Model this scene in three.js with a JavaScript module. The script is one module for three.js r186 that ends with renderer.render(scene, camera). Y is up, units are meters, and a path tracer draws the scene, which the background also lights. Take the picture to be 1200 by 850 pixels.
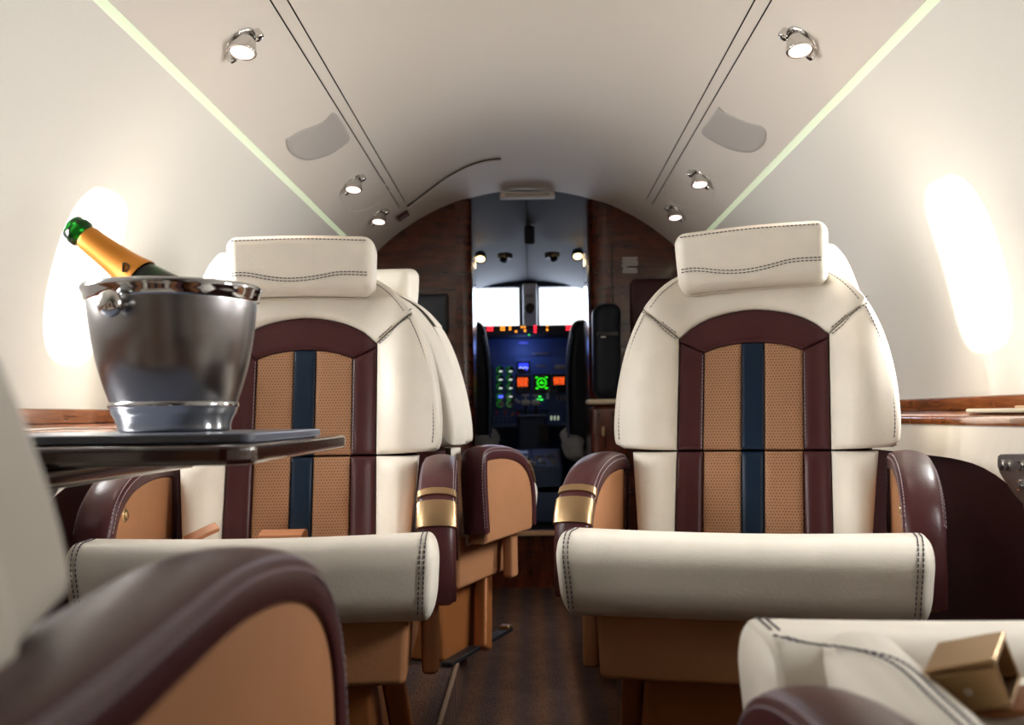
import * as THREE from 'three';
import { mergeGeometries, mergeVertices } from 'three/addons/utils/BufferGeometryUtils.js';
import { RectAreaLightUniformsLib } from 'three/addons/lights/RectAreaLightUniformsLib.js';
import { FontLoader } from 'three/addons/loaders/FontLoader.js';
import { TextGeometry } from 'three/addons/geometries/TextGeometry.js';

// ---------------------------------------------------------------- camera, sky, exposure
// Cabin axes: x to starboard side of the picture, y up from the seat platform, -z towards the cockpit.
const EYE = 0.62, F = 1200, VX = 620, VY = 487, ROLL = -0.0145;
const camera = new THREE.PerspectiveCamera(2 * Math.atan(VY / F) * 180 / Math.PI, (2 * VX) / (2 * VY), 0.02, 60);
camera.setViewOffset(2 * VX, 2 * VY, 0, 0, 1200, 850);
camera.position.set(0, EYE, 0);
camera.rotation.set(0, 0, ROLL);
camera.focus = 1.85;
camera.userData.fStop = 5.6;
const scene = new THREE.Scene();
scene.background = new THREE.Color(0.93, 0.97, 1.0);
scene.backgroundIntensity = 1.5;
const renderer = new THREE.WebGLRenderer();
renderer.toneMapping = THREE.LinearToneMapping;
renderer.toneMappingExposure = 1.08;
renderer.shadowMap.enabled = true;
RectAreaLightUniformsLib.init();
const WINDOW_LIGHT = 49;         // daylight through one cabin window
const DAY = new THREE.Color(1.0, 0.99, 0.975);

// ---------------------------------------------------------------- helpers
let seed = 7;
const rnd = () => { seed = (seed * 1664525 + 1013904223) >>> 0; return seed / 4294967296; };
const clamp = (x, a, b) => Math.min(b, Math.max(a, x));
const sm = (x, a, b) => { const t = clamp((x - a) / (b - a), 0, 1); return t * t * (3 - 2 * t); };
const lerp = (a, b, t) => a + (b - a) * t;
const RAD = Math.PI / 180;
const taken = {};
function numbered(n) { const k = taken[n] = (taken[n] ?? -1) + 1; return k ? n + '_' + String(k).padStart(3, '0') : n; }
function tag(o, label, category, group) { o.userData.label = label; if (category) o.userData.category = category; if (group) o.userData.group = group; return o; }
function thing(name, label, category, pos = [0, 0, 0], yaw = 0, group) {
  const o = new THREE.Group(); o.name = numbered(name); o.position.set(...pos); o.rotation.y = yaw; scene.add(o);
  return tag(o, label, category, group);
}
function structGroup(name) { const o = new THREE.Group(); o.name = name; o.userData.kind = 'structure'; scene.add(o); return o; }
function part(name, geo, mat, parent, label) {
  const g = Array.isArray(geo) ? mergeGeometries(geo.map(clean)) : geo;
  const m = new THREE.Mesh(g, mat); m.name = name; m.castShadow = m.receiveShadow = true; parent.add(m);
  if (label) m.userData.label = label;
  return m;
}
function single(name, geo, mat, label, category, group) {
  const m = part(numbered(name), geo, mat, scene); return tag(m, label, category, group);
}
function clean(g) { g = g.index ? g.toNonIndexed() : g; for (const k of Object.keys(g.attributes)) if (!['position', 'normal', 'uv'].includes(k)) g.deleteAttribute(k); return g; }
function boxUV(g, axis) {
  const p = g.attributes.position, n = g.attributes.normal, uv = new Float32Array(p.count * 2);
  for (let i = 0; i < p.count; i++) {
    const a = Math.abs(n.getX(i)), b = Math.abs(n.getY(i)), c = Math.abs(n.getZ(i));
    const [u, v] = a >= b && a >= c ? [p.getZ(i), p.getY(i)] : b >= c ? [p.getX(i), p.getZ(i)] : [p.getX(i), p.getY(i)];
    uv[2 * i] = u; uv[2 * i + 1] = v;
  }
  g.setAttribute('uv', new THREE.BufferAttribute(uv, 2)); return g;
}
// box with rounded edges and enough vertices to be bent by deform(v)
function rbox(w, h, d, r, { e = 4, m = [8, 6, 8], deform, at, rot } = {}) {
  const half = [w / 2, h / 2, d / 2], rr = half.map((x, k) => Math.min(Array.isArray(r) ? r[k] : r, x * 0.999));
  const lists = half.map((H, k) => { const L = [], R = rr[k]; for (let i = 0; i < e; i++) L.push(-H + R * i / e); for (let i = 0; i <= m[k]; i++) L.push(-(H - R) + 2 * (H - R) * i / m[k]); for (let i = 1; i <= e; i++) L.push(H - R + R * i / e); return L; });
  const N = lists.map((l) => l.length - 1);
  let g = new THREE.BoxGeometry(2, 2, 2, ...N);
  const p = g.attributes.position, v = new THREE.Vector3();
  for (let i = 0; i < p.count; i++) {
    const c = [p.getX(i), p.getY(i), p.getZ(i)].map((a, k) => lists[k][Math.round((a + 1) / 2 * N[k])]);
    const q = c.map((a, k) => clamp(a, -(half[k] - rr[k]), half[k] - rr[k]));
    const dlt = c.map((a, k) => (a - q[k]) / rr[k]);
    const l = Math.hypot(...dlt), mx = Math.max(...dlt.map(Math.abs)) || 1;
    const s = l > 1e-9 ? mx / l : 0;
    v.set(q[0] + dlt[0] * s * rr[0], q[1] + dlt[1] * s * rr[1], q[2] + dlt[2] * s * rr[2]);
    if (deform) deform(v);
    p.setXYZ(i, v.x, v.y, v.z);
  }
  g.deleteAttribute('uv'); g.deleteAttribute('normal'); g = mergeVertices(g, 1e-5); g.computeVertexNormals(); boxUV(g);
  if (rot) g.rotateX(rot[0]).rotateY(rot[1]).rotateZ(rot[2]);
  if (at) g.translate(...at);
  return g;
}
const bx = (w, h, d, at, r = 0.002) => rbox(w, h, d, r, { e: 1, m: [1, 1, 1], at });
function cyl(r0, r1, h, seg = 24, at, rot) { const g = new THREE.CylinderGeometry(r0, r1, h, seg); if (rot) g.rotateX(rot[0]).rotateY(rot[1]).rotateZ(rot[2]); if (at) g.translate(...at); return g; }
function lathe(pts, seg = 64) { return new THREE.LatheGeometry(pts.map(([x, y]) => new THREE.Vector2(x, y)), seg); }
function curve2(pts, n, tension = 0.5) { const c = new THREE.CatmullRomCurve3(pts.map(([x, y]) => new THREE.Vector3(x, y, 0)), false, 'catmullrom', tension); return c.getSpacedPoints(n).map((p) => [p.x, p.y]); }
function polyAt(pts) { // arc-length parameter along a polyline
  const L = [0]; for (let i = 1; i < pts.length; i++) L.push(L[i - 1] + Math.hypot(...pts[i].map((a, k) => a - pts[i - 1][k])));
  const T = L[L.length - 1];
  return (t) => { const s = clamp(t, 0, 1) * T; let i = 1; while (i < L.length - 1 && L[i] < s) i++; const f = L[i] > L[i - 1] ? (s - L[i - 1]) / (L[i] - L[i - 1]) : 0; return pts[i - 1].map((a, k) => lerp(a, pts[i][k], f)); };
}
// sweep a section [x, n] along a path [z, y] lying in a plane of constant x; n is measured outwards (left of travel)
function sweep(path, sec, { cap = true, nor = 1 } = {}) {
  const pos = [], idx = [], uv = [], n = sec.length;
  let len = 0;
  path.forEach(([z, y], i) => {
    const a = path[Math.max(0, i - 1)], b = path[Math.min(path.length - 1, i + 1)];
    const tz = b[0] - a[0], ty = b[1] - a[1], l = Math.hypot(tz, ty) || 1, nz = -ty / l * nor, ny = tz / l * nor;
    if (i) len += Math.hypot(z - path[i - 1][0], y - path[i - 1][1]);
    sec.forEach(([sx, sn], k) => { pos.push(sx, y + ny * sn, z + nz * sn); uv.push(len, sx + sn); });
  });
  for (let i = 0; i < path.length - 1; i++) for (let k = 0; k < n; k++) { const a = i * n + k, b = i * n + (k + 1) % n, c = a + n, d = b + n; idx.push(a, b, c, b, d, c); }
  if (cap) for (const e of [0, path.length - 1]) {
    const base = pos.length / 3; let cx = 0, cy = 0, cz = 0;
    for (let k = 0; k < n; k++) { const j = (e * n + k) * 3; pos.push(pos[j], pos[j + 1], pos[j + 2]); uv.push(uv[(e * n + k) * 2], uv[(e * n + k) * 2 + 1]); cx += pos[j] / n; cy += pos[j + 1] / n; cz += pos[j + 2] / n; }
    pos.push(cx, cy, cz); uv.push(0, 0);
    for (let k = 0; k < n; k++) e ? idx.push(base + k, base + (k + 1) % n, base + n) : idx.push(base + (k + 1) % n, base + k, base + n);
  }
  const g = new THREE.BufferGeometry(); g.setAttribute('position', new THREE.Float32BufferAttribute(pos, 3)); g.setAttribute('uv', new THREE.Float32BufferAttribute(uv, 2)); g.setIndex(idx); g.computeVertexNormals(); return g;
}
function gridGeo(nu, nv, f, fuv) {
  const pos = [], uv = [], idx = [];
  for (let j = 0; j <= nv; j++) for (let i = 0; i <= nu; i++) { const p = f(i / nu, j / nv); pos.push(...p); uv.push(...(fuv ? fuv(i / nu, j / nv, p) : [p[0], p[1]])); }
  for (let j = 0; j < nv; j++) for (let i = 0; i < nu; i++) { const a = j * (nu + 1) + i, b = a + 1, c = a + nu + 1, d = c + 1; idx.push(a, b, c, b, d, c); }
  const g = new THREE.BufferGeometry(); g.setAttribute('position', new THREE.Float32BufferAttribute(pos, 3)); g.setAttribute('uv', new THREE.Float32BufferAttribute(uv, 2)); g.setIndex(idx); g.computeVertexNormals(); return g;
}
// padded leather panel between a lower and an upper polyline (both run left to right), on the surface zf, with a skirt
function pad(bottom, top, zf, { nu = 26, nv = 26, puff = 0.012, r = 0.02, skirt = 0.03, crown = 0 } = {}) {
  const B = polyAt(bottom), T = polyAt(top);
  const mid = (a, b) => [(a[0] + b[0]) / 2, (a[1] + b[1]) / 2];
  const w = Math.hypot(B(1)[0] - B(0)[0], B(1)[1] - B(0)[1]), h = Math.hypot(T(.5)[0] - B(.5)[0], T(.5)[1] - B(.5)[1]);
  const prof = (t, s, k) => { const a = Math.min(t, 1 - t) * s, R = Math.min(r, s / 2); return a >= R ? 1 : Math.sqrt(1 - (1 - a / R) ** 2); };
  const cl = (s) => 0.5 - 0.5 * Math.cos(Math.PI * s);
  const f = (s, t) => {
    const back = s < 0 || s > 1 || t < 0 || t > 1;
    const u = cl(clamp(s, 0, 1)), v = cl(clamp(t, 0, 1)), b = B(u), q = T(u), x = lerp(b[0], q[0], v), y = lerp(b[1], q[1], v);
    const z = zf(x, y) + puff * prof(u, w) * prof(v, h) + crown * Math.sin(Math.PI * u) * Math.sin(Math.PI * v) - (back ? skirt : 0);
    return [x, y, z];
  };
  const NU = nu + 2, NV = nv + 2;
  return gridGeo(NU, NV, (a, b) => f((Math.round(a * NU) - 1) / nu, (Math.round(b * NV) - 1) / nv));
}
function stitch(pts, parent, name = 'stitching', mat = MAT.thread, { L = 0.0055, gap = 0.0025, r = 0.0009 } = {}) {
  const c = new THREE.CatmullRomCurve3(pts.map((p) => new THREE.Vector3(...p))), n = Math.max(2, Math.round(c.getLength() / (L + gap))), gs = [];
  const S = c.getSpacedPoints(n * 2), q = new THREE.Quaternion(), X = new THREE.Vector3(1, 0, 0), m = new THREE.Matrix4();
  for (let i = 0; i < n; i++) {
    const a = S[2 * i], b = S[2 * i + 1], d = b.clone().sub(a), l = d.length() * 1.35;
    const g = new THREE.BoxGeometry(l, r * 1.6, r * 1.6); q.setFromUnitVectors(X, d.normalize()); m.compose(a.clone().lerp(b, .5), q, new THREE.Vector3(1, 1, 1)); g.applyMatrix4(m); gs.push(g);
  }
  return part(name, gs, mat, parent);
}
function tube(pts, r, seg = 24, rs = 6) { return new THREE.TubeGeometry(new THREE.CatmullRomCurve3(pts.map((p) => new THREE.Vector3(...p))), seg, r, rs); }
function extr(pts, depth, bevel = 0.004, holes = [], seg = 2) {
  const s = new THREE.Shape(pts.map(([x, y]) => new THREE.Vector2(x, y)));
  for (const h of holes) s.holes.push(new THREE.Path(h.map(([x, y]) => new THREE.Vector2(x, y))));
  return new THREE.ExtrudeGeometry(s, { depth, bevelEnabled: bevel > 0, bevelSize: bevel, bevelThickness: bevel, bevelSegments: seg, bevelOffset: -bevel });
}
function roundRect(w, h, r, n = 8, cx = 0, cy = 0) { const P = []; for (const [sx, sy, a0] of [[1, 1, 0], [-1, 1, 90], [-1, -1, 180], [1, -1, 270]]) for (let i = 0; i <= n; i++) { const a = (a0 + 90 * i / n) * RAD; P.push([cx + sx * (w / 2 - r) + r * Math.cos(a), cy + sy * (h / 2 - r) + r * Math.sin(a)]); } return P; }
// photograph pixel -> direction and point at a given distance along the cabin
function ray(px, py) { const dx = px - VX, dy = VY - py, c = Math.cos(ROLL), s = Math.sin(ROLL); return [(dx * c - dy * s) / F, (dx * s + dy * c) / F]; }
function at(px, py, d) { const [x, y] = ray(px, py); return [x * d, EYE + y * d, -d]; }

// ---------------------------------------------------------------- textures
function hash(x, y, s) { let h = (x * 374761393 + y * 668265263 + s * 974711) | 0; h = Math.imul(h ^ (h >>> 13), 1274126177); return ((h ^ (h >>> 16)) >>> 0) / 4294967296; }
function vnoise(x, y, per, s) { const ix = Math.floor(x), iy = Math.floor(y), fx = x - ix, fy = y - iy, w = (k) => ((k % per) + per) % per, u = fx * fx * (3 - 2 * fx), v = fy * fy * (3 - 2 * fy); return lerp(lerp(hash(w(ix), w(iy), s), hash(w(ix + 1), w(iy), s), u), lerp(hash(w(ix), w(iy + 1), s), hash(w(ix + 1), w(iy + 1), s), u), v); }
function fbm(u, v, per, oct, s) { let a = 0, k = 0.5, t = 0; for (let o = 0; o < oct; o++) { a += k * vnoise(u * per, v * per, per, s + o); t += k; per *= 2; k *= 0.5; } return a / t; }
function tex(N, f, { color = false, rep = 1, M = N } = {}) {
  const d = new Uint8Array(N * M * 4);
  for (let j = 0; j < M; j++) for (let i = 0; i < N; i++) { const c = f(i / N, j / M); for (let k = 0; k < 3; k++) d[(j * N + i) * 4 + k] = clamp(Math.round((Array.isArray(c) ? c[k] : c) * 255), 0, 255); d[(j * N + i) * 4 + 3] = 255; }
  const t = new THREE.DataTexture(d, N, M); t.wrapS = t.wrapT = THREE.RepeatWrapping; t.magFilter = THREE.LinearFilter; t.minFilter = THREE.LinearMipmapLinearFilter; t.generateMipmaps = true;
  if (color) t.colorSpace = THREE.SRGBColorSpace;
  t.repeat.set(rep, rep); t.needsUpdate = true; return t;
}
const leatherBump = tex(512, (u, v) => { const a = fbm(u, v, 64, 3, 3), b = Math.abs(fbm(u, v, 10, 4, 9) - 0.5) * 2; return 0.35 + 0.4 * a + 0.25 * b; }, { rep: 4 });
const leatherTone = tex(256, (u, v) => { const a = fbm(u, v, 6, 5, 21); const k = 0.93 + 0.07 * a; return [k, k, k]; }, { color: true, rep: 3 });
const perfTone = tex(256, (u, v) => { const row = Math.floor(v * 16), x = u * 16 + (row % 2) * 0.5, fx = x - Math.floor(x) - 0.5, fy = v * 16 - row - 0.5, k = Math.hypot(fx, fy) < 0.2 ? 0.6 : 1; return [k, k, k]; }, { color: true, rep: 11 });
const perfBump = tex(256, (u, v) => { const row = Math.floor(v * 16), x = u * 16 + (row % 2) * 0.5, fx = x - Math.floor(x) - 0.5, fy = v * 16 - row - 0.5; return sm(Math.hypot(fx, fy), 0.14, 0.3); }, { rep: 11 });
function woodTex(dark, light, s, rep, burl) { // u across the grain, v along it
  return tex(512, (u, v) => { const w = fbm(u, v, 3, 4, s) * burl, f = vnoise((u + w * 0.06) * 96, (v + w * 0.1) * 6, 96, s + 3), h = vnoise((u + w * 0.1) * 24, (v + w * 0.2) * 3, 24, s + 5), q = fbm(u + w * 0.3, v + w * 0.3, 16, 3, s + 7), k = clamp(0.35 * f + 0.35 * h + 0.4 * (q - 0.5) * burl + 0.15, 0, 1); return dark.map((a, i) => lerp(a, light[i], k)); }, { color: true, rep });
}
const darkWood = woodTex([0.19, 0.065, 0.03], [0.44, 0.19, 0.095], 31, 1.6, 1);
const ledgeWood = woodTex([0.38, 0.19, 0.08], [0.72, 0.45, 0.25], 47, 3, 0.5);
const carpetTone = tex(512, (u, v) => { const st = 0.5 + 0.5 * Math.sin(u * Math.PI * 2 * 5), n = fbm(u, v, 128, 2, 61), m = fbm(u, v, 8, 3, 66), k = 0.75 + 0.4 * n + 0.2 * m; return [(0.25 + 0.07 * st) * k, (0.2 + 0.03 * st) * k, (0.19 - 0.01 * st) * k]; }, { color: true, rep: 2.2 });
const carpetBump = tex(512, (u, v) => fbm(u, v, 170, 2, 71), { rep: 2.2 });
const liningBump = tex(256, (u, v) => fbm(u, v, 64, 3, 81), { rep: 6 });
const brushBump = tex(512, (u, v) => 0.5 + 0.5 * (vnoise(u * 4, v * 512, 512, 91) - 0.5), { rep: 1 });

// ---------------------------------------------------------------- materials
const P = (o) => new THREE.MeshPhysicalMaterial({ side: THREE.DoubleSide, ...o });
const leather = (color, rough = 0.42, o = {}) => P({ color, roughness: rough, map: leatherTone, bumpMap: leatherBump, bumpScale: 0.0005, specularIntensity: 0.5, ...o });
const glow = (color, k, o = {}) => P({ color: 0x101010, emissive: color, emissiveIntensity: k, roughness: 0.4, ...o });
const MAT = {
  cream: leather('#e9e2d5'), burgundy: leather('#472426', 0.33), tan: leather('#ad7a55', 0.45), navy: leather('#0a2036', 0.42),
  perf: P({ color: '#a67b5c', roughness: 0.5, map: perfTone, bumpMap: perfBump, bumpScale: 0.0008, specularIntensity: 0.4 }),
  thread: P({ color: '#3a3440', roughness: 0.8 }), threadLight: P({ color: '#9a8a92', roughness: 0.7 }),
  lining: P({ color: '#e1dfd8', roughness: 0.7, bumpMap: liningBump, bumpScale: 0.0002, specularIntensity: 0.3 }),
  panelCream: P({ color: '#e8e1d3', roughness: 0.55, bumpMap: liningBump, bumpScale: 0.0002 }),
  ceil: P({ color: '#ddd6cd', roughness: 0.6, bumpMap: liningBump, bumpScale: 0.00015, specularIntensity: 0.4 }),
  gap: P({ color: '#1c1917', roughness: 0.9 }),
  speaker: P({ color: '#b2ada8', roughness: 0.8 }),
  wood: P({ color: '#ffffff', map: darkWood, roughness: 0.25, clearcoat: 0.8, clearcoatRoughness: 0.12 }),
  table: P({ color: '#7d5a50', map: darkWood, roughness: 0.2, clearcoat: 1, clearcoatRoughness: 0.06 }),
  ledge: P({ color: '#ffffff', map: ledgeWood, roughness: 0.22, clearcoat: 0.8, clearcoatRoughness: 0.1 }),
  gold: P({ color: '#b0936f', metalness: 1, roughness: 0.36 }), chrome: P({ color: '#d8d6d4', metalness: 1, roughness: 0.12 }),
  steel: P({ color: '#8e8c8d', metalness: 1, roughness: 0.26, anisotropy: 0.6, anisotropyRotation: 0, bumpMap: brushBump, bumpScale: 0.00003 }),
  mirrorSteel: P({ color: '#c2c4c8', metalness: 1, roughness: 0.07 }),
  satin: P({ color: '#8f8d90', metalness: 0.9, roughness: 0.35 }),
  mat: P({ color: '#565b68', roughness: 0.28, clearcoat: 0.3, clearcoatRoughness: 0.2 }),
  carpet: P({ color: '#ffffff', map: carpetTone, bumpMap: carpetBump, bumpScale: 0.004, roughness: 1, specularIntensity: 0.1 }),
  brownPanel: leather('#43201f', 0.55), basePaint: P({ color: '#9c6134', roughness: 0.38, metalness: 0.35 }),
  black: P({ color: '#0b0c10', roughness: 0.5 }), blackGloss: P({ color: '#0a0d14', roughness: 0.15, clearcoat: 0.5 }),
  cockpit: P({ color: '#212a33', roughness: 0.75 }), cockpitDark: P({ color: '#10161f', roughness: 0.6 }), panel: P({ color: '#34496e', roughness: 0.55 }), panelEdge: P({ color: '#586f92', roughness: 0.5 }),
  seatBlack: leather('#141a24', 0.5), fleece: P({ color: '#c9ccd2', roughness: 1, bumpMap: carpetBump, bumpScale: 0.006 }), lever: P({ color: '#dfe3e8', roughness: 0.35 }),
  glassGreen: P({ color: '#2f8f3a', roughness: 0.03, transmission: 1, thickness: 0.02, ior: 1.5, attenuationColor: new THREE.Color('#2aa03a'), attenuationDistance: 0.012 }),
  foil: P({ color: '#d98a2c', metalness: 0.55, roughness: 0.4 }), ink: P({ color: '#3a2210', roughness: 0.6 }),
  pane: P({ color: '#ffffff', roughness: 0.02, transmission: 1, thickness: 0, ior: 1.1 }),
  strip: P({ color: '#dfe8d0', emissive: '#d7ecc0', emissiveIntensity: 0.32, roughness: 0.5 }),
  lens: P({ color: '#ffffff', emissive: '#ffe3da', emissiveIntensity: 2.2, roughness: 0.4 }),
  lensWarm: P({ color: '#ffffff', emissive: '#ffd9a0', emissiveIntensity: 2.0, roughness: 0.4 }),
  sill: P({ color: '#e0b48c', metalness: 0.5, roughness: 0.4 }), counter: P({ color: '#cfc0a4', roughness: 0.3 }), binding: P({ color: '#6b5542', roughness: 0.8 }), white: P({ color: '#d8d8d6', roughness: 0.6 }), belt: leather('#a8714e', 0.5),
};

// ---------------------------------------------------------------- cabin shell
const CR = 0.92, CY = EYE + 0.05, NEAR = 1.25, BULK = 4.4;   // circular lining, aft end behind the camera, forward bulkhead
const arc = (phi, z, r = CR, side = 1) => [side * r * Math.cos(phi * RAD), CY + r * Math.sin(phi * RAD), z];
function onArc(px, py, r = CR) { const [x, y] = ray(px, py), a = x * x + y * y, b = -2 * y * (CY - EYE), c = (CY - EYE) ** 2 - r * r, t = (-b + Math.sqrt(b * b - 4 * a * c)) / (2 * a); return { p: [x * t, EYE + y * t, -t], phi: Math.atan2(y * t - (CY - EYE), Math.abs(x * t)) / RAD, z: -t, side: Math.sign(x) }; }
const WIN = [1.25, 2.05, 2.85], PITCH = 0.80, PHI0 = -3.5, PHI1 = 42.2, WPHI = 15.2, WH = 0.178, WW = 0.132;

// one lining panel with its window recess: rings from the pane outwards to the panel's rectangle
function windowPanel(side, d) {
  const n = 26, B = [], z0 = -d - PITCH / 2, z1 = -d + PITCH / 2, sMid = WPHI, sc = CR * RAD;
  const lo = (PHI0 - sMid) * sc, hi = (PHI1 - sMid) * sc;
  for (let i = 0; i < n; i++) B.push([lerp(-PITCH / 2, PITCH / 2, i / n), lo]);
  for (let i = 0; i < n; i++) B.push([PITCH / 2, lerp(lo, hi, i / n)]);
  for (let i = 0; i < n; i++) B.push([lerp(PITCH / 2, -PITCH / 2, i / n), hi]);
  for (let i = 0; i < n; i++) B.push([-PITCH / 2, lerp(hi, lo, i / n)]);
  const O = (a) => { const ex = 3.2, c = Math.cos(a), s = Math.sin(a), k = (Math.abs(c / WW) ** ex + Math.abs(s / WH) ** ex) ** (-1 / ex); return [k * c, k * s]; };
  const rings = [[0.80, 0.085], [0.83, 0.082], [0.835, 0.06], [0.90, 0.055], [0.935, 0.035], [0.965, 0.016], [0.99, 0.005], [1.01, 0.0015], [1.04, 0]];
  const pos = [], uv = [], idx = [], NB = B.length, outer = 14, NR = rings.length + outer;
  for (let r = 0; r < NR; r++) for (let i = 0; i <= NB; i++) {
    const b = B[i % NB], a = Math.atan2(b[1], b[0]), o = O(a); let q, dep = 0;
    if (r < rings.length) { q = [o[0] * rings[r][0], o[1] * rings[r][0]]; dep = rings[r][1]; }
    else { const t = (r - rings.length + 1) / outer; q = [lerp(o[0] * 1.04, b[0], t), lerp(o[1] * 1.04, b[1], t)]; }
    pos.push(...arc(sMid + q[1] / sc, -d + q[0], CR + dep, side)); uv.push(q[0], q[1]);
  }
  for (let r = 0; r < NR - 1; r++) for (let i = 0; i < NB; i++) { const a = r * (NB + 1) + i, b = a + 1, c = a + NB + 1, e = c + 1; side > 0 ? idx.push(a, b, c, b, e, c) : idx.push(a, c, b, b, c, e); }
  const g = new THREE.BufferGeometry(); g.setAttribute('position', new THREE.Float32BufferAttribute(pos, 3)); g.setAttribute('uv', new THREE.Float32BufferAttribute(uv, 2)); g.setIndex(idx); g.computeVertexNormals(); return g;
}
function arcStrip(phi0, phi1, z0, z1, r = CR, thick = 0.012, n = 24) { // curved panel with thickness, phi measured from +x over the top
  const sec = []; for (let i = 0; i <= n; i++) sec.push([phi0 + (phi1 - phi0) * i / n, r]); for (let i = n; i >= 0; i--) sec.push([phi0 + (phi1 - phi0) * i / n, r + thick]);
  const pos = [], idx = [], uv = [], m = sec.length, NZ = 12;
  for (let j = 0; j <= NZ; j++) sec.forEach(([p, R]) => { const z = lerp(z0, z1, j / NZ); pos.push(R * Math.cos(p * RAD), CY + R * Math.sin(p * RAD), z); uv.push(z, p * RAD * R); });
  for (let j = 0; j < NZ; j++) for (let i = 0; i < m; i++) { const a = j * m + i, b = j * m + (i + 1) % m, c = a + m, d = b + m; idx.push(a, b, c, b, d, c); }
  for (const j of [0, NZ]) for (let i = 0; i < n; i++) idx.push(j * m + i, j * m + i + 1, j * m + m - 1 - i, j * m + i + 1, j * m + m - 2 - i, j * m + m - 1 - i);
  let g = new THREE.BufferGeometry(); g.setAttribute('position', new THREE.Float32BufferAttribute(pos, 3)); g.setAttribute('uv', new THREE.Float32BufferAttribute(uv, 2)); g.setIndex(idx);
  g = g.toNonIndexed(); g.computeVertexNormals();
  // smooth the two curved faces: normals straight from the axis
  const p = g.attributes.position, q = g.attributes.normal;
  for (let i = 0; i < p.count; i++) { const rx = p.getX(i), ry = p.getY(i) - CY, R = Math.hypot(rx, ry), dt = (q.getX(i) * rx + q.getY(i) * ry) / R; if (Math.abs(dt) > 0.9) q.setXYZ(i, Math.sign(dt) * rx / R, Math.sign(dt) * ry / R, 0); }
  return g;
}
const ceiling = structGroup('ceiling');
part('centre_panel', arcStrip(59.25, 120.75, -4.05, NEAR, CR, 0.014, 40), MAT.ceil, ceiling);
part('forward_panel', arcStrip(43.3, 136.7, -BULK - 0.02, -4.056, CR + 0.004, 0.012, 48), MAT.ceil, ceiling);
part('backing', arcStrip(41.5, 138.5, -BULK, NEAR, CR + 0.022, 0.01, 48), MAT.gap, ceiling);
for (const s of [0, 1]) {
  const m = (a, b) => s ? [180 - b, 180 - a] : [a, b];
  part('side_panel', arcStrip(...m(43.3, 57.2), -4.05, NEAR, CR, 0.014), MAT.ceil, ceiling);
  part('trim_channel', arcStrip(...m(57.42, 59.03), -4.05, NEAR, CR + 0.002, 0.012, 4), MAT.ceil, ceiling);
}
// curved lip of the forward ceiling panel
{ const P0 = [[478, 243], [500, 226], [525, 208], [550, 195], [570, 189], [587, 187]].map(([x, y]) => onArc(x, y, CR - 0.003).p);
  part('panel_lip', tube(P0, 0.0055, 40, 8), MAT.ceil, ceiling);
  part('lip_gap', tube(P0.map(([x, y, z]) => [x, y + 0.002, z + 0.010]), 0.0045, 40, 6), MAT.gap, ceiling); }
// raised outlines of the oxygen mask doors
for (const L of [[[400, 222], [402, 238], [414, 248], [440, 240], [455, 228], [445, 214]], [[781, 232], [792, 240], [820, 245], [833, 236], [835, 226], [826, 218], [800, 210], [790, 208]]]) {
  const Q = L.map(([x, y]) => onArc(x, y, CR - 0.0005).p); part('mask_door_outline', new THREE.TubeGeometry(new THREE.CatmullRomCurve3(Q.map((p) => new THREE.Vector3(...p)), true), 60, 0.0016, 5, true), MAT.ceil, ceiling);
}
for (const [side, name] of [[-1, 'wall_left'], [1, 'wall_right']]) {
  const wall = structGroup(name);
  for (const d of WIN) part('window_panel', windowPanel(side, d), MAT.lining, wall);
  const zf = -WIN[2] - PITCH / 2, za = -WIN[0] + PITCH / 2;
  part('plain_panel', gridGeo(24, 24, (u, v) => arc(lerp(PHI0, PHI1, v), lerp(za, NEAR, u), CR, side), (u, v) => [u * 2.2, v * 0.7]), MAT.lining, wall);
  part('plain_panel', gridGeo(20, 24, (u, v) => arc(lerp(PHI0, PHI1, v), lerp(-BULK - 0.02, zf, u), CR, side), (u, v) => [u * 1.2, v * 0.7]), MAT.lining, wall);
  // wooden rail and ledge under the windows
  const S = (pts) => { const g = gridGeo(1, pts.length - 1, (u, v) => { const q = pts[Math.round(v * (pts.length - 1))]; return [side * q[0], q[1], lerp(-BULK, NEAR, u)]; }, (u, v) => [v * 0.12, u * 5.6]); return g; };
  part('rail', S([[0.935, 0.646], [0.905, 0.646], [0.903, 0.643], [0.903, 0.618]]), MAT.ledge, wall);
  part('ledge', S([[0.935, 0.619], [0.815, 0.611], [0.806, 0.609], [0.802, 0.604], [0.802, 0.592], [0.806, 0.588], [0.85, 0.588]]), MAT.ledge, wall);
  // cream console panel, deeper towards the aft seats, over the brown lower panel
  const edge = [[-BULK, 0.53], [-2.2, 0.53], [-1.9, 0.527], [-1.78, 0.515], [-1.68, 0.485], [-1.58, 0.44], [-1.48, 0.39], [-1.38, 0.35], [-1.25, 0.335], [-0.6, 0.335], [NEAR, 0.335]];
  const E = polyAt(curve2(edge, 80, 0.2));
  part('console_panel', gridGeo(120, 3, (u, v) => { const e = E(u), y = [0.588, 0.588, e[1], e[1]][Math.round(v * 3)], x = [0.86, 0.806, 0.796, 0.815][Math.round(v * 3)]; return [side * x, y, e[0]]; }, (u, v) => [u * 5, v * 0.2]).toNonIndexed(), MAT.panelCream, wall).geometry.computeVertexNormals();
  part('lower_panel', gridGeo(4, 8, (u, v) => [side * (0.812 - 0.05 * v * v), lerp(0.56, 0.0, v), lerp(-BULK, NEAR, u)], (u, v, p) => [p[2], p[1]]), MAT.brownPanel, wall);
}
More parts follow.
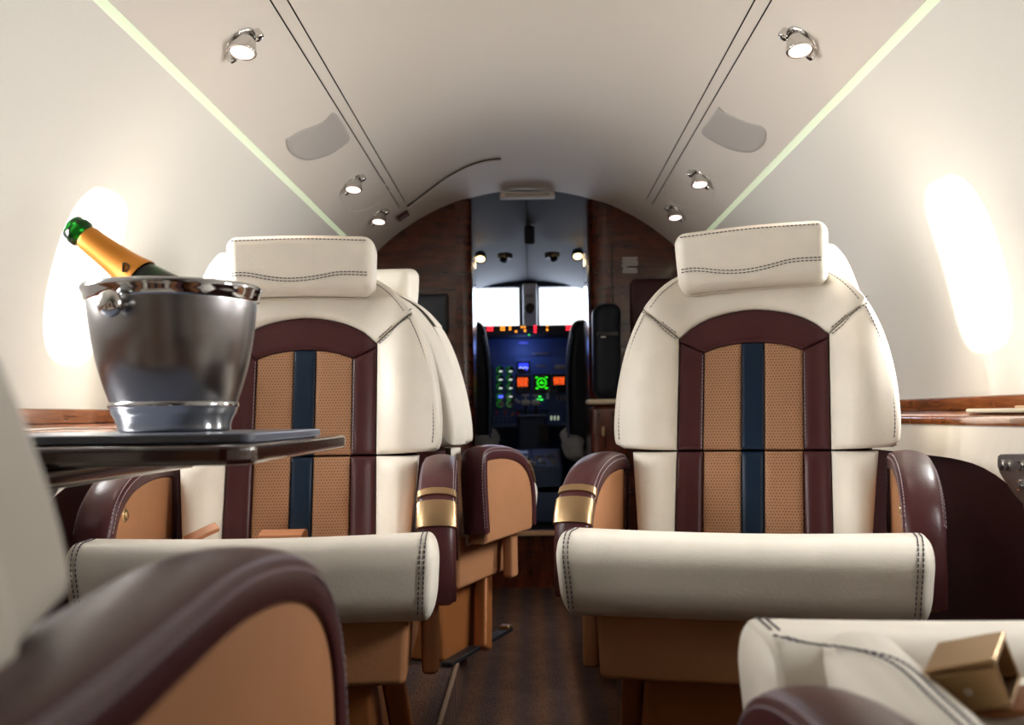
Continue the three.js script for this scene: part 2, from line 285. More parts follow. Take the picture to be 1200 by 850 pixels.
// window panes and the daylight that comes through them
let wn = 0;
for (const side of [-1, 1]) for (const d of WIN) {
  const w = structGroup('window_' + (++wn)), r = CR + 0.08, a = WPHI * RAD;
  const g = extr(Array.from({ length: 48 }, (_, i) => { const t = i / 48 * 2 * Math.PI, ex = 3.2, c = Math.cos(t), s = Math.sin(t), k = 0.87 * (Math.abs(c / WW) ** ex + Math.abs(s / WH) ** ex) ** (-1 / ex); return [k * c, k * s]; }), 0.003, 0);
  const pane = part('pane', g, MAT.pane, w);
  pane.position.set(...arc(WPHI, -d, r, side)); pane.rotation.set(0, -side * Math.PI / 2, 0); pane.rotation.order = 'YXZ'; pane.rotation.x = a;
  // shade slot at the head of the recess
  const slot = part('shade_slot', rbox(0.13, 0.006, 0.02, 0.003, { e: 2, m: [2, 1, 1] }), MAT.panelCream, w);
  slot.position.set(...arc(WPHI + 10.2, -d, r - 0.025, side)); slot.rotation.copy(pane.rotation);
  const L = new THREE.RectAreaLight(DAY, WINDOW_LIGHT, 2.5 * WW, 2.5 * WH); L.position.set(...arc(WPHI, -d, r + 0.15, side)); L.lookAt(0, CY - 0.0, -d); L.name = 'window_daylight'; scene.add(L);
}
// light strips along the wall tops
for (const side of [-1, 1]) {
  const s = thing('light_strip', side < 0 ? 'pale green glowing cove light strip above the wall behind the champagne' : 'pale green glowing cove light strip on the side without the table', 'light');
  const a = side > 0 ? [42.2, 43.25] : [180 - 43.25, 180 - 42.2];
  part('diffuser', arcStrip(...a, -BULK + 0.02, NEAR - 0.02, CR + 0.001, 0.01, 3), MAT.strip, s);
  for (const z of [-3.3, -1.6, 0.1]) { const L = new THREE.RectAreaLight('#e6f5d8', 1.2, 1.6, 0.014); L.position.set(...arc(42.7, z, CR - 0.004, side)); L.lookAt(...arc(42.7, z, 0, side)); scene.add(L); }
}
// floor: sunken aisle between two seat platforms
const AY = -0.12, AX0 = -0.19, AX1 = 0.225;
const flat = (x0, x1, y, z0, z1) => gridGeo(1, 1, (u, v) => [lerp(x0, x1, u), y, lerp(z1, z0, v)], (u, v) => [lerp(x0, x1, u), lerp(z0, z1, v)]);
const floor = structGroup('floor');
part('aisle_carpet', boxUV(rbox(AX1 - AX0 + 0.04, 0.03, BULK + NEAR, 0.002, { e: 1, m: [1, 1, 1], at: [(AX0 + AX1) / 2, AY - 0.015, (NEAR - BULK) / 2] })), MAT.carpet, floor);
for (const [x0, x1] of [[-0.9, AX0], [AX1, 0.9]]) part('seat_platform', rbox(x1 - x0, 0.14, BULK + NEAR, 0.008, { e: 2, m: [2, 1, 2], at: [(x0 + x1) / 2, -0.07, (NEAR - BULK) / 2] }), MAT.carpet, floor);
for (const [x, s] of [[AX0, -1], [AX1, 1]]) part('edge_binding', tube([[x, 0, -BULK + 0.04], [x, 0, -1.5], [x, 0, NEAR - 0.04]], 0.006, 6, 8), MAT.binding, floor);
// aft bulkhead behind the viewer
part('panel', extr(Array.from({ length: 64 }, (_, i) => [1.0 * Math.cos(i / 64 * 2 * Math.PI), CY + 1.0 * Math.sin(i / 64 * 2 * Math.PI)]), 0.03, 0).translate(0, 0, NEAR), MAT.wood, structGroup('wall_back'));

// ---------------------------------------------------------------- ceiling fittings
function ceilingFrame(px, py) { const c = onArc(px, py), g = new THREE.Object3D(); return c; }
function orient(o, c) { // local -y out of the ceiling into the cabin, local z along the cabin
  o.position.set(...c.p); const nx = c.side * Math.cos(c.phi * RAD), ny = Math.sin(c.phi * RAD); o.rotation.set(0, 0, Math.atan2(-nx, ny)); return o; }
const spots = [[412, 213, 'twin knobbed chrome reading light ahead of the grey speaker, light-bulb side of champagne', -1], [442, 252, '', -1], [822, 207, '', 1], [793, 247, '', 1], [281, 47, '', -1], [940, 45, '', 1]];
const spotLabel = ['chrome ceiling reading light just forward of the grey speaker on champagne side', 'chrome ceiling reading light beside the burgundy exit plate', 'chrome ceiling reading light just forward of the speaker above the swivelled seat', 'chrome ceiling reading light next to the bulkhead with the placard', 'chrome ceiling reading light aft of the speaker on champagne side', 'chrome ceiling reading light aft of the speaker above the swivelled seat'];
spots.forEach(([px, py], i) => {
  const g = thing('reading_light', spotLabel[i], 'light', [0, 0, 0], 0, 'ceiling reading lights'); orient(g, onArc(px, py));
  part('bezel', lathe([[0.012, 0.004], [0.034, 0.004], [0.036, 0], [0.034, -0.004], [0.026, -0.006], [0.012, -0.006]], 32), MAT.chrome, g);
  const h = new THREE.Group(); h.name = 'lamp_head'; g.add(h); h.position.set(0, -0.012, 0.006); h.rotation.z = -g.rotation.z; h.rotation.x = -0.32;
  part('housing', lathe([[0.001, 0.016], [0.02, 0.014], [0.026, 0.004], [0.028, -0.012], [0.029, -0.02], [0.027, -0.022], [0.0235, -0.0215], [0.0225, -0.019]], 32), MAT.chrome, h);
  part('lens', lathe([[0.0005, -0.0235], [0.015, -0.0228], [0.0232, -0.0205]], 24), MAT.lens, h);
  for (const [x, z] of [[0.034, -0.012], [-0.034, -0.014]]) part('knob', lathe([[0.0005, 0.006], [0.010, 0.006], [0.012, 0.002], [0.012, -0.012], [0.009, -0.015], [0.0005, -0.016]], 16).translate(x, -0.004, z), MAT.chrome, g);
  const L = new THREE.SpotLight('#ffe2d2', 0.5, 0, 0.6, 0.7); g.updateMatrixWorld(true); const p = h.localToWorld(new THREE.Vector3(0, -0.03, 0)); L.position.copy(p); L.target.position.set(p.x, p.y - 1, p.z); L.castShadow = true; L.shadow.radius = 0.8; scene.add(L, L.target);
});
for (const [out, label] of [[[[335, 163], [352, 153], [378, 143], [390, 132], [399, 140], [409, 161], [402, 170], [385, 181], [362, 187], [348, 184], [338, 175]], 'grey rounded ceiling speaker grille on the champagne side'], [[[842, 125], [852, 133], [876, 143], [893, 148], [898, 157], [894, 170], [880, 178], [858, 175], [838, 166], [823, 155], [830, 142]], 'grey rounded ceiling speaker grille above the swivelled seat']]) {
  const C = out.map(([x, y]) => onArc(x, y)), ph = C.reduce((a, c) => a + c.phi, 0) / C.length, z = C.reduce((a, c) => a + c.z, 0) / C.length, side = C[0].side;
  const S = curve2([...C.map((c) => [(c.phi - ph) * RAD * CR, c.z - z]), [(C[0].phi - ph) * RAD * CR, C[0].z - z]], 60).slice(0, 60);
  // follow the curved panel: rings shrinking towards the centre
  const NR = 8, pos = [], idx = [], uv = [];
  for (let r = 0; r <= NR; r++) for (let i = 0; i <= 60; i++) { const k = r === 0 ? 1 : 1.0 - (r - 1) / (NR - 1), q = S[i % 60]; pos.push(...arc(ph + q[0] * k / CR / RAD, z + q[1] * k, CR - (r === 0 ? -0.002 : 0.003), side)); uv.push(q[0] * k, q[1] * k); }
  for (let r = 0; r < NR; r++) for (let i = 0; i < 60; i++) { const a = r * 61 + i; idx.push(a, a + 1, a + 61, a + 1, a + 62, a + 61); }
  const g = new THREE.BufferGeometry(); g.setAttribute('position', new THREE.Float32BufferAttribute(pos, 3)); g.setAttribute('uv', new THREE.Float32BufferAttribute(uv, 2)); g.setIndex(idx); g.computeVertexNormals();
  single('ceiling_speaker', g, MAT.speaker, label, 'speaker');
}
{ const g = thing('exit_plate', 'small burgundy plate at the end of the ceiling trim by the bulkhead', 'sign'); const c = onArc(472, 252); orient(g, { ...c, p: arc(c.phi, c.z, CR - 0.004, c.side) });
  part('plate', rbox(0.05, 0.012, 0.07, 0.004, { e: 2, m: [1, 1, 1] }), MAT.burgundy, g);
  for (let k = 0; k < 3; k++) part('text_line', bx(0.034, 0.0012, 0.005, [0, -0.0066, -0.018 + k * 0.017], 0.0004), MAT.threadLight, g); }

// ---------------------------------------------------------------- forward bulkheads and galley
const bulk = (x0, x1, z0, z1, r) => { // slab from an inner edge to the lining, outline in plan rounded at the inner front corner
  const sgn = Math.sign(x1), n = 14, plan = [[x1, z0]];
  for (let i = 0; i <= 8; i++) { const a = i / 8 * Math.PI / 2; plan.push([x0 + sgn * (r - r * Math.sin(a)), z0 - r + r * Math.cos(a)]); }
  plan.push([x0, z1], [x1, z1]);
  const fine = []; for (let i = 0; i < plan.length; i++) { const a = plan[i], b = plan[(i + 1) % plan.length], L = Math.hypot(b[0] - a[0], b[1] - a[1]), k = Math.max(1, Math.ceil(L / 0.04)); for (let j = 0; j < k; j++) fine.push([lerp(a[0], b[0], j / k), lerp(a[1], b[1], j / k)]); }
  const top = (x) => CY + Math.sqrt(Math.max(0, (CR + 0.006) ** 2 - x * x)) , m = fine.length, pos = [], idx = [], uv = []; let len = 0;
  for (let j = 0; j <= 1; j++) { len = 0; for (let i = 0; i <= m; i++) { const q = fine[i % m]; if (i) len += Math.hypot(q[0] - fine[i - 1][0], q[1] - fine[i - 1][1]); const y = j ? top(Math.min(Math.abs(q[0]), 0.9)) : AY; pos.push(q[0], y, q[1]); uv.push(y, len); } }
  for (let i = 0; i < m; i++) idx.push(i, i + 1, i + m + 1, i + 1, i + m + 2, i + m + 1);
  let g = new THREE.BufferGeometry(); g.setAttribute('position', new THREE.Float32BufferAttribute(pos, 3)); g.setAttribute('uv', new THREE.Float32BufferAttribute(uv, 2)); g.setIndex(idx); g.computeVertexNormals(); return g;
};
{ const L = structGroup('wall_front_left'); part('wood_panel', bulk(-0.235, -0.93, -BULK, -BULK - 0.3, 0.05), MAT.wood, L);
  const R = structGroup('wall_front_right'); part('wood_panel', bulk(0.262, 0.93, -BULK, -BULK - 0.34, 0.09), MAT.wood, R);
  part('panel_seam', bx(0.004, 1.5, 0.004, [0.366, 0.6, -BULK + 0.001], 0.001), MAT.gap, R);
  part('padded_inset', rbox(0.34, 0.62, 0.03, 0.03, { at: [0.61, 0.89, -BULK + 0.004] }), MAT.burgundy, R, 'burgundy padded inset panel');
  const sil = structGroup('trim_1'); part('door_sill', rbox(0.52, 0.02, 0.06, 0.006, { at: [0.01, 0.115, -BULK - 0.0] }), MAT.sill, sil);
  part('riser', bx(0.5, 0.24, 0.03, [0.01, -0.01, -BULK - 0.03]), MAT.wood, sil);
  // printed placard on the forward right panel
  const pl = thing('placard', 'small white printed placard on the dark wood bulkhead', 'sign', at(739, 311, BULK - 0.002)); pl.rotation.z = -0.02;
  for (let k = 0; k < 9; k++) part('text_line', bx(k === 5 ? 0.02 : 0.07 - 0.012 * rnd(), 0.0042, 0.001, [k === 5 ? -0.026 : -0.004 * rnd(), 0.032 - 0.0078 * k, 0], 0.0003), MAT.white, pl);
}
{ const m = thing('bulkhead_monitor', 'dark blue flat monitor on the dark wood bulkhead', 'monitor', [-0.44, 1.06, -BULK + 0.02]);
  part('case', rbox(0.2, 0.17, 0.03, 0.008, { e: 2, m: [1, 1, 1] }), MAT.black, m); part('screen', bx(0.18, 0.15, 0.003, [0, 0, 0.0155]), P({ color: '#0d2036', roughness: 0.1 }), m);
  const gc = thing('galley_cabinet', 'dark glossy wood galley cabinet with cream counter beside the cockpit door', 'cabinet', [0.33, 0.0, -BULK + 0.09]);
  part('body', rbox(0.15, 0.66, 0.17, 0.03, { at: [0, 0.33, 0] }), MAT.wood, gc); part('counter', rbox(0.175, 0.022, 0.2, 0.01, { at: [0, 0.672, 0.0] }), MAT.counter, gc, 'cream counter top');
  part('door_seam', bx(0.004, 0.6, 0.004, [0.015, 0.33, 0.0855]), MAT.gap, gc); part('handle', rbox(0.012, 0.04, 0.012, 0.004, { e: 2, m: [1, 1, 1], at: [-0.025, 0.55, 0.09] }), MAT.gold, gc);
  const ap = thing('galley_urn', 'dark round-topped galley unit standing on the cream counter', 'appliance', [0.33, 0.684, -BULK + 0.08]);
  part('body', rbox(0.118, 0.4, 0.14, 0.045, { at: [0, 0.2, 0], deform: (v) => { if (v.y > 0.1) v.x += 0.02 * sm(v.y, 0.1, 0.2) * (0.05 + v.x > 0 ? 0.2 : 0); } }), MAT.seatBlack, ap);
  part('band', rbox(0.09, 0.02, 0.01, 0.004, { e: 2, m: [1, 1, 1], at: [0, 0.27, 0.07] }), MAT.blackGloss, ap); part('latch', rbox(0.02, 0.008, 0.01, 0.003, { e: 2, m: [1, 1, 1], at: [-0.018, 0.256, 0.075] }), MAT.chrome, ap);
}

// ---------------------------------------------------------------- cockpit
const WS = 6.1;
{ const lin = structGroup('wall_cockpit');
  const ring = (phi, t) => { const r = lerp(CR + 0.01, 1.1, t), cy = lerp(CY, EYE - 0.30, t); return [r * Math.cos(phi * RAD), cy + r * Math.sin(phi * RAD), lerp(-BULK + 0.004, -WS, t)]; };
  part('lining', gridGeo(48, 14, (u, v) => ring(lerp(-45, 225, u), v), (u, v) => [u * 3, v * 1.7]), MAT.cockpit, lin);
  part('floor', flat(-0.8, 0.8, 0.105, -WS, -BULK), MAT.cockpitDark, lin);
  part('centre_seam', tube([0.05, 0.3, 0.6, 0.95].map((t) => { const p = ring(90, t); return [p[0], p[1] - 0.004, p[2]]; }), 0.004, 20, 6), MAT.gap, lin);
  const hole = (a, b) => [[a, 1.13], [b, 1.13], [b, EYE + 0.765], [a, EYE + 0.765]];
  const out = [[-1.2, -0.5], [1.2, -0.5], [1.2, 1.65], [-1.2, 1.65]];
  const fr = structGroup('window_7'); part('frame', extr(out, 0.05, 0, [hole(-0.62, -0.05).reverse(), hole(0.07, 0.62).reverse()]).translate(0, 0, -WS - 0.05), MAT.cockpit, fr);
  for (const [a, b] of [[-0.62, -0.05], [0.07, 0.62]]) part('pane', bx(b - a, 0.27, 0.004, [(a + b) / 2, 1.26, -WS - 0.02]), MAT.pane, fr);
  for (const [a, b] of [[-0.62, -0.05], [0.07, 0.62]]) { const L = new THREE.RectAreaLight('#dfeaff', 8, b - a, 0.27); L.position.set((a + b) / 2, 1.26, -WS - 0.06); L.lookAt((a + b) / 2, 1.2, 0); scene.add(L); }
}
{ const c = thing('standby_compass', 'small round compass on the post between cockpit windscreens', 'compass', at(621, 358, WS - 0.02));
  part('post', rbox(0.085, 0.26, 0.03, 0.01), MAT.lever, c); part('dial', cyl(0.03, 0.032, 0.03, 24, [0, -0.02, 0.025], [Math.PI / 2, 0, 0]), MAT.black, c); part('card', bx(0.055, 0.024, 0.006, [0, 0.055, 0.018]), MAT.white, c); part('card_print', bx(0.046, 0.014, 0.002, [0, 0.055, 0.0215]), MAT.speaker, c);
  for (const [px, py, k] of [[563, 303, 0], [677, 300, 1]]) { const g = thing('cockpit_spotlight', k ? 'small warm cockpit ceiling light next to the starboard vent' : 'small warm cockpit ceiling light next to the port vent', 'light', at(px, py, 5.25), 0, 'cockpit ceiling lights');
    part('housing', lathe([[0.001, 0.03], [0.028, 0.028], [0.032, 0], [0.03, -0.008], [0.023, -0.004]], 24), MAT.black, g); part('lens', lathe([[0.0005, -0.006], [0.018, -0.006], [0.024, -0.003]], 20), MAT.lensWarm, g); g.rotation.x = -0.6;
    const L = new THREE.PointLight('#ffd9a0', 0.03); L.position.copy(g.position).add(new THREE.Vector3(0, -0.04, 0.03)); scene.add(L); }
  for (const [px, py, k] of [[592, 300, 0], [647, 299, 1]]) { const g = thing('cockpit_vent', k ? 'black square cockpit ceiling vent on the starboard side' : 'black square cockpit ceiling vent on the port side', 'vent', at(px, py, 5.3), 0, 'cockpit ceiling vents');
    part('body', rbox(0.06, 0.03, 0.06, 0.008, { e: 2, m: [1, 1, 1] }), MAT.black, g); part('nozzle', cyl(0.022, 0.018, 0.03, 20, [0, -0.015, 0.012], [-0.5, 0, 0]), MAT.blackGloss, g); g.rotation.y = 0.6 * (k ? 1 : -1); }
  const st = thing('overhead_strap', 'dark narrow unit hanging from the cockpit ceiling centre line', 'strap', at(620.5, 276, 4.95)); part('body', rbox(0.05, 0.09, 0.03, 0.01, { e: 2, m: [1, 2, 1] }), MAT.cockpitDark, st); part('stem', bx(0.014, 0.08, 0.014, [0, 0.075, 0]), MAT.black, st);
  const sg = thing('ceiling_grip', 'flat beige moulding on the ceiling above the cockpit doorway', 'moulding', at(618, 229, BULK + 0.02)); part('body', rbox(0.24, 0.028, 0.05, 0.008, { e: 2, m: [2, 1, 1], deform: (v) => { v.x *= 1 - 1.2 * (v.y + 0.014) } }), MAT.ceil, sg); part('recess', bx(0.19, 0.014, 0.01, [0, -0.001, 0.022]), MAT.speaker, sg);
}
// instrument panel: positions measured on the panel plane, 5.75 m ahead of the viewer
const IP = 5.75;
{ const ip = thing('instrument_panel', 'dark blue cockpit instrument panel with gauges, screens and warning lights', 'instruments', [0, 0, -IP]);
  const q = (px, py, dz = 0) => { const p = at(px, py, IP); return [p[0], p[1], dz]; };
  const box = (x0, y0, x1, y1, t, dz) => { const a = q(x0, y0), b = q(x1, y1); return bx(Math.abs(b[0] - a[0]), Math.abs(b[1] - a[1]), t, [(a[0] + b[0]) / 2, (a[1] + b[1]) / 2, dz], 0.0015); };
  part('panel_body', bx(1.3, 0.62, 0.06, [0, 0.78, -0.03]), MAT.panel, ip);
  part('glareshield', rbox(1.3, 0.07, 0.16, 0.02, { at: [0, 1.085, 0.0] }), MAT.cockpitDark, ip);
  part('shelf', bx(1.3, 0.02, 0.09, [0, 0.565, 0.03]), MAT.panelEdge, ip);
  for (const [x0, y0, x1, y1] of [[578, 428, 604, 479], [604, 420, 669, 462], [604, 463, 669, 480], [577, 481, 605, 496], [643, 481, 660, 496], [661, 481, 669, 496]]) part('sub_panel', box(x0, y0, x1, y1, 0.008, 0.004), MAT.panelEdge.clone(), ip).material.color.set('#405a86');
  const red = glow('#ff2a3a', 2.2), amber = glow('#ff9a2a', 2.2), green = glow('#3dff5a', 1.6), blue = glow('#4a5cff', 1.8), pale = glow('#dfeee6', 0.9);
  for (const [x, y, w, h, m] of [[572.8, 385, 3.2, 2.2, red], [576.8, 385, 3.2, 2.2, red], [572.8, 388.3, 3.2, 2.2, red], [576.8, 388.3, 3.2, 2.2, red], [588, 385, 2, 2, amber], [591, 385, 2, 2, amber], [588, 388, 2, 2, amber], [591, 388, 2, 2, amber], [598, 384.5, 2.4, 2, amber], [598, 387.5, 2.4, 2, amber], [605, 390, 2.6, 1.8, amber], [611.5, 385, 2, 2, amber], [615, 385, 2, 2, amber], [615.3, 389, 2.2, 2.6, amber], [627, 384, 3.2, 2, red], [627, 387, 3.2, 2, red], [627, 390.5, 3, 2, red], [641, 383.5, 2.2, 2, amber], [641, 388, 2.2, 2, amber], [664.5, 384, 3.4, 2.4, red], [668.6, 384, 3.4, 2.4, red], [664.5, 387.5, 3.4, 2.2, red], [668.6, 387.5, 3.4, 2.2, red], [620, 394, 1.6, 1.4, green], [556, 390.5, 3, 1.6, red]]) part('warning_light', box(x - w / 2, y - h / 2, x + w / 2, y + h / 2, 0.006, 0.083), m, ip);
  part('blue_light', box(608, 402, 619, 404, 0.004, 0.083), glow('#2a34d0', 0.8), ip);
  { const L = new THREE.PointLight('#86a2ff', 0.05); L.position.set(-0.03, 1.0, -IP + 0.12); L.castShadow = true; L.shadow.radius = 2; scene.add(L); }
  for (const x of [586, 597.6]) for (const [y, k] of [[433.8, 0], [443.6, 0], [453.5, 0], [465, 1], [473.3, 2]]) {
    const [gx, gy] = q(x, y), g = new THREE.Group(); g.name = 'gauge'; g.position.set(gx, gy, 0.01); ip.add(g);
    part('bezel', cyl(0.022, 0.023, 0.008, 24, [0, 0, 0], [Math.PI / 2, 0, 0]), MAT.blackGloss, g); part('scale', new THREE.TorusGeometry(0.0175, 0.0012, 6, 24, 3.8).rotateZ(1.3).translate(0, 0, 0.005), green.clone(), g).material.emissiveIntensity = 0.25;
    if (k < 2) { const ro = part('readout_display', bx(k && x < 590 ? 0.026 : 0.018, k && x < 590 ? 0.014 : 0.0075, 0.002, [0.004, k ? 0 : -0.008, 0.005], 0.0004), k && x < 590 ? blue : pale, g); }
    part('needle', bx(0.0016, 0.016, 0.0014, [-0.004, 0.006, 0.005], 0.0004), MAT.white, g);
  }
  // screens with computed print
  const scr = (W, H, draw) => { const c = document.createElement('canvas'); c.width = W; c.height = H; const x = c.getContext('2d'); x.fillStyle = '#000'; x.fillRect(0, 0, W, H); draw(x, W, H); const t = new THREE.CanvasTexture(c); t.colorSpace = THREE.SRGBColorSpace; return P({ color: 0x050505, emissive: 0xffffff, emissiveMap: t, emissiveIntensity: 1.6, roughness: 0.2 }); };
  const orange = scr(128, 128, (x) => { x.fillStyle = '#ff5a1e'; for (let r = 0; r < 7; r++) { let p = 4 + 6 * rnd(); while (p < 120) { const w = 8 + 22 * rnd(); x.fillRect(p, 6 + r * 16, Math.min(w, 122 - p), 10); p += w + 4; } } });
  const grn = scr(160, 160, (x, W, H) => { x.strokeStyle = '#2bff1e'; x.lineWidth = 8; x.beginPath(); x.arc(80, 78, 48, 0, 6.29); x.stroke(); x.lineWidth = 6; for (let k = 0; k < 16; k++) { const a = k / 16 * 6.283; x.beginPath(); x.moveTo(80 + 46 * Math.cos(a), 78 + 46 * Math.sin(a)); x.lineTo(80 + 60 * Math.cos(a), 78 + 60 * Math.sin(a)); x.stroke(); } x.fillStyle = '#2bff1e'; x.beginPath(); x.moveTo(80, 50); x.lineTo(94, 84); x.lineTo(66, 84); x.fill(); x.fillRect(52, 78, 56, 10); x.fillRect(10, 12, 26, 14); x.fillRect(122, 12, 28, 14); x.fillRect(12, 132, 28, 16); x.fillRect(118, 132, 30, 16); });
  const blu = scr(128, 96, (x) => { x.fillStyle = '#2a3cff'; x.fillRect(6, 6, 116, 60); x.fillStyle = '#c8d4ff'; for (let k = 0; k < 9; k++) x.fillRect(6 + 13 * k, 44 + 18 * rnd(), 10, 10); x.fillStyle = '#3a48ff'; x.fillRect(88, 70, 24, 20); });
  const screen = (bz, lit, m, nm) => { const g = new THREE.Group(); g.name = nm; ip.add(g); if (bz) part('bezel', box(...bz, 0.014, 0.012), MAT.blackGloss, g); const a = q(lit[0], lit[1]), b = q(lit[2], lit[3]); part('screen', new THREE.PlaneGeometry(b[0] - a[0], a[1] - b[1]).translate((a[0] + b[0]) / 2, (a[1] + b[1]) / 2, bz ? 0.0196 : 0.009), m, g); };
  screen([604.5, 439.5, 622.3, 460], [605.8, 442.6, 619.2, 454.6], orange, 'radio_display'); screen([624.2, 438.7, 645.7, 461], [626.5, 440.8, 643, 457.2], grn, 'flight_display'); screen([647, 438.7, 664.6, 460], [648, 442, 662, 452], orange, 'radio_display'); screen([606, 424, 621, 436], [607.4, 425.5, 619.8, 435], blu, 'status_display');
  for (const [x0, y0, x1, y1] of [[623, 414.2, 644, 415.6], [628, 428.4, 639.6, 430], [649.5, 428, 662, 433]]) part('label_plate', box(x0, y0, x1, y1, 0.003, 0.01), MAT.satin, ip);
  for (const [x, y] of [[632.5, 465], [630.5, 468.6], [634.5, 468.6]]) part('gear_light', box(x - 1.6, y - 0.8, x + 1.6, y + 0.8, 0.004, 0.01), green, ip);
  for (const x of [653, 657.5, 662]) part('switch', box(x - 0.9, 463.5, x + 0.9, 470, 0.012, 0.012), MAT.satin, ip);
  part('gear_handle', box(640, 461.5, 643.5, 468, 0.03, 0.02), MAT.white, ip);
  for (const [x, y, m] of [[582, 484, red], [592, 484, red], [607, 484.5, red], [607, 488, red], [601, 485.5, amber]]) part('knob', cyl(0.007, 0.008, 0.02, 12, q(x, y, 0.014), [Math.PI / 2, 0, 0]), P({ color: m.emissive.clone().multiplyScalar(0.6), roughness: 0.4 }), ip);
  for (let k = 0; k < 10; k++) part('toggle', cyl(0.003, 0.004, 0.016, 8, q(579.5 + (k % 5) * 4.8, 488.5 + Math.floor(k / 5) * 4, 0.014), [Math.PI / 2, 0, 0]), MAT.satin, ip);
  for (const x of [646, 650, 654]) part('indicator', box(x - 1, 487.5, x + 1, 492.5, 0.004, 0.01), glow('#cfe0c0', 0.5), ip);
}
{ // centre pedestal with thrust levers and radio console
  const pd = thing('throttle_pedestal', 'dark centre pedestal with two pale thrust levers below the panel', 'pedestal', [0, 0, -5.40]);
  const q = (px, py, d) => { const p = at(px, py, d); return [p[0], p[1], 5.40 - d]; };
  part('column', rbox(0.15, 0.42, 0.22, 0.015, { at: [0.015, 0.4, -0.1] }), MAT.panel, pd); part('top_plate', rbox(0.16, 0.02, 0.24, 0.008, { at: [0.015, 0.615, -0.1] }), MAT.panelEdge, pd);
  for (const [x, px] of [[-0.03, 616], [0.03, 628]]) { const p = q(px, 472, 5.4), L = new THREE.Group(); L.name = 'thrust_lever'; pd.add(L);
    part('stalk', bx(0.014, 0.1, 0.014, [p[0], p[1] - 0.05, p[2]]), MAT.black, L); part('grip', rbox(0.048, 0.03, 0.04, 0.012, { e: 3, m: [1, 1, 1], at: p }), MAT.lever, L); const t = q(px, 463.5, 5.42); part('upper_lever', rbox(0.04, 0.009, 0.02, 0.004, { e: 2, m: [1, 1, 1], at: t }), MAT.lever, L); part('upper_stalk', bx(0.008, 0.04, 0.008, [t[0], t[1] - 0.02, t[2]]), MAT.lever, L); }
  { const p = q(606, 470, 5.42); part('flap_lever', rbox(0.035, 0.012, 0.02, 0.005, { e: 2, m: [1, 1, 1], rot: [0, 0, -0.7], at: p }), MAT.lever, pd); }
  part('slot_cover', bx(0.05, 0.1, 0.01, [0.075, 0.52, 0.035]), MAT.black, pd); part('placard_plate', bx(0.05, 0.006, 0.004, q(620, 503, 5.4)), MAT.lever, pd); part('knob_cover', rbox(0.06, 0.05, 0.03, 0.008, { e: 2, m: [1, 1, 1], at: q(620, 505, 5.42) }), MAT.black, pd);
  const rc = thing('radio_console', 'low cockpit radio console with knobs and small screen between pilot seats', 'console', [0.0, 0.105, -5.0]);
  part('body', rbox(0.29, 0.34, 0.36, 0.01, { at: [0.01, 0.178, 0.0], deform: (v) => { v.y -= v.y > 0 ? 0.08 * (v.z + 0.18) / 0.36 : 0; } }), MAT.panel, rc);
  const top = (x, t) => [x, 0.345 - 0.08 * t, -0.16 + 0.34 * t];
  for (const [x0, x1, t0, t1] of [[-0.125, 0.0, 0.1, 0.45], [0.015, 0.14, 0.08, 0.42], [-0.125, 0.0, 0.52, 0.95], [0.015, 0.14, 0.5, 0.95]]) { const a = top((x0 + x1) / 2, (t0 + t1) / 2); part('radio_unit', rbox(x1 - x0, 0.012, (t1 - t0) * 0.34, 0.003, { e: 1, m: [1, 1, 1], rot: [0.23, 0, 0], at: a }), MAT.panelEdge, rc); }
  { const a = top(-0.06, 0.25); part('display', rbox(0.1, 0.006, 0.035, 0.002, { e: 1, m: [1, 1, 1], rot: [0.23, 0, 0], at: [a[0], a[1] + 0.008, a[2]] }), glow('#8fa0b8', 0.25), rc); }
  for (let k = 0; k < 22; k++) { const a = top(-0.12 + 0.26 * ((k * 0.31) % 1), 0.45 + 0.5 * ((k * 0.57) % 1)); part('knob', cyl(0.007, 0.008, 0.016, 10, [a[0], a[1] + 0.012, a[2]]), k % 5 ? MAT.satin : MAT.white, rc); }
  part('red_knob', cyl(0.008, 0.009, 0.02, 10, [top(-0.12, 0.5)[0], 0.325, 0.01]), P({ color: '#b01c24', roughness: 0.4 }), rc);
  for (const s of [-1, 1]) { const ps = thing('pilot_seat', s < 0 ? 'dark leather pilot seat with fleece cover on the port side' : 'dark leather pilot seat with fleece cover on the starboard side', 'seat', [s * 0.40, 0.105, -5.0]);
    part('backrest', rbox(0.44, 0.62, 0.12, 0.05, { at: [0, 0.66, 0.05], deform: (v) => { v.x *= 1 - 0.12 * sm(v.y, 0.1, 0.31); v.z += 0.08 * v.y; } }), MAT.seatBlack, ps);
    part('back_piping', tube([[-s * 0.212, 0.4, 0.1], [-s * 0.212, 0.75, 0.13], [-s * 0.19, 0.9, 0.14]], 0.006, 24, 6), MAT.panelEdge, ps);
    part('seat_cushion', rbox(0.46, 0.12, 0.44, 0.04, { at: [0, 0.32, -0.18] }), MAT.seatBlack, ps);
    part('fleece_cover', rbox(0.1, 0.13, 0.22, 0.045, { at: [-s * 0.19, 0.375, 0.02], rot: [0.3, 0, s * 0.3], deform: (v) => { v.x += 0.006 * Math.sin(v.y * 90); v.y += 0.005 * Math.sin(v.z * 80 + v.x * 50); } }), MAT.fleece, ps, 'pale grey fleece cover');
    part('base', rbox(0.36, 0.26, 0.36, 0.02, { at: [0, 0.13, -0.15] }), MAT.cockpitDark, ps); }
}

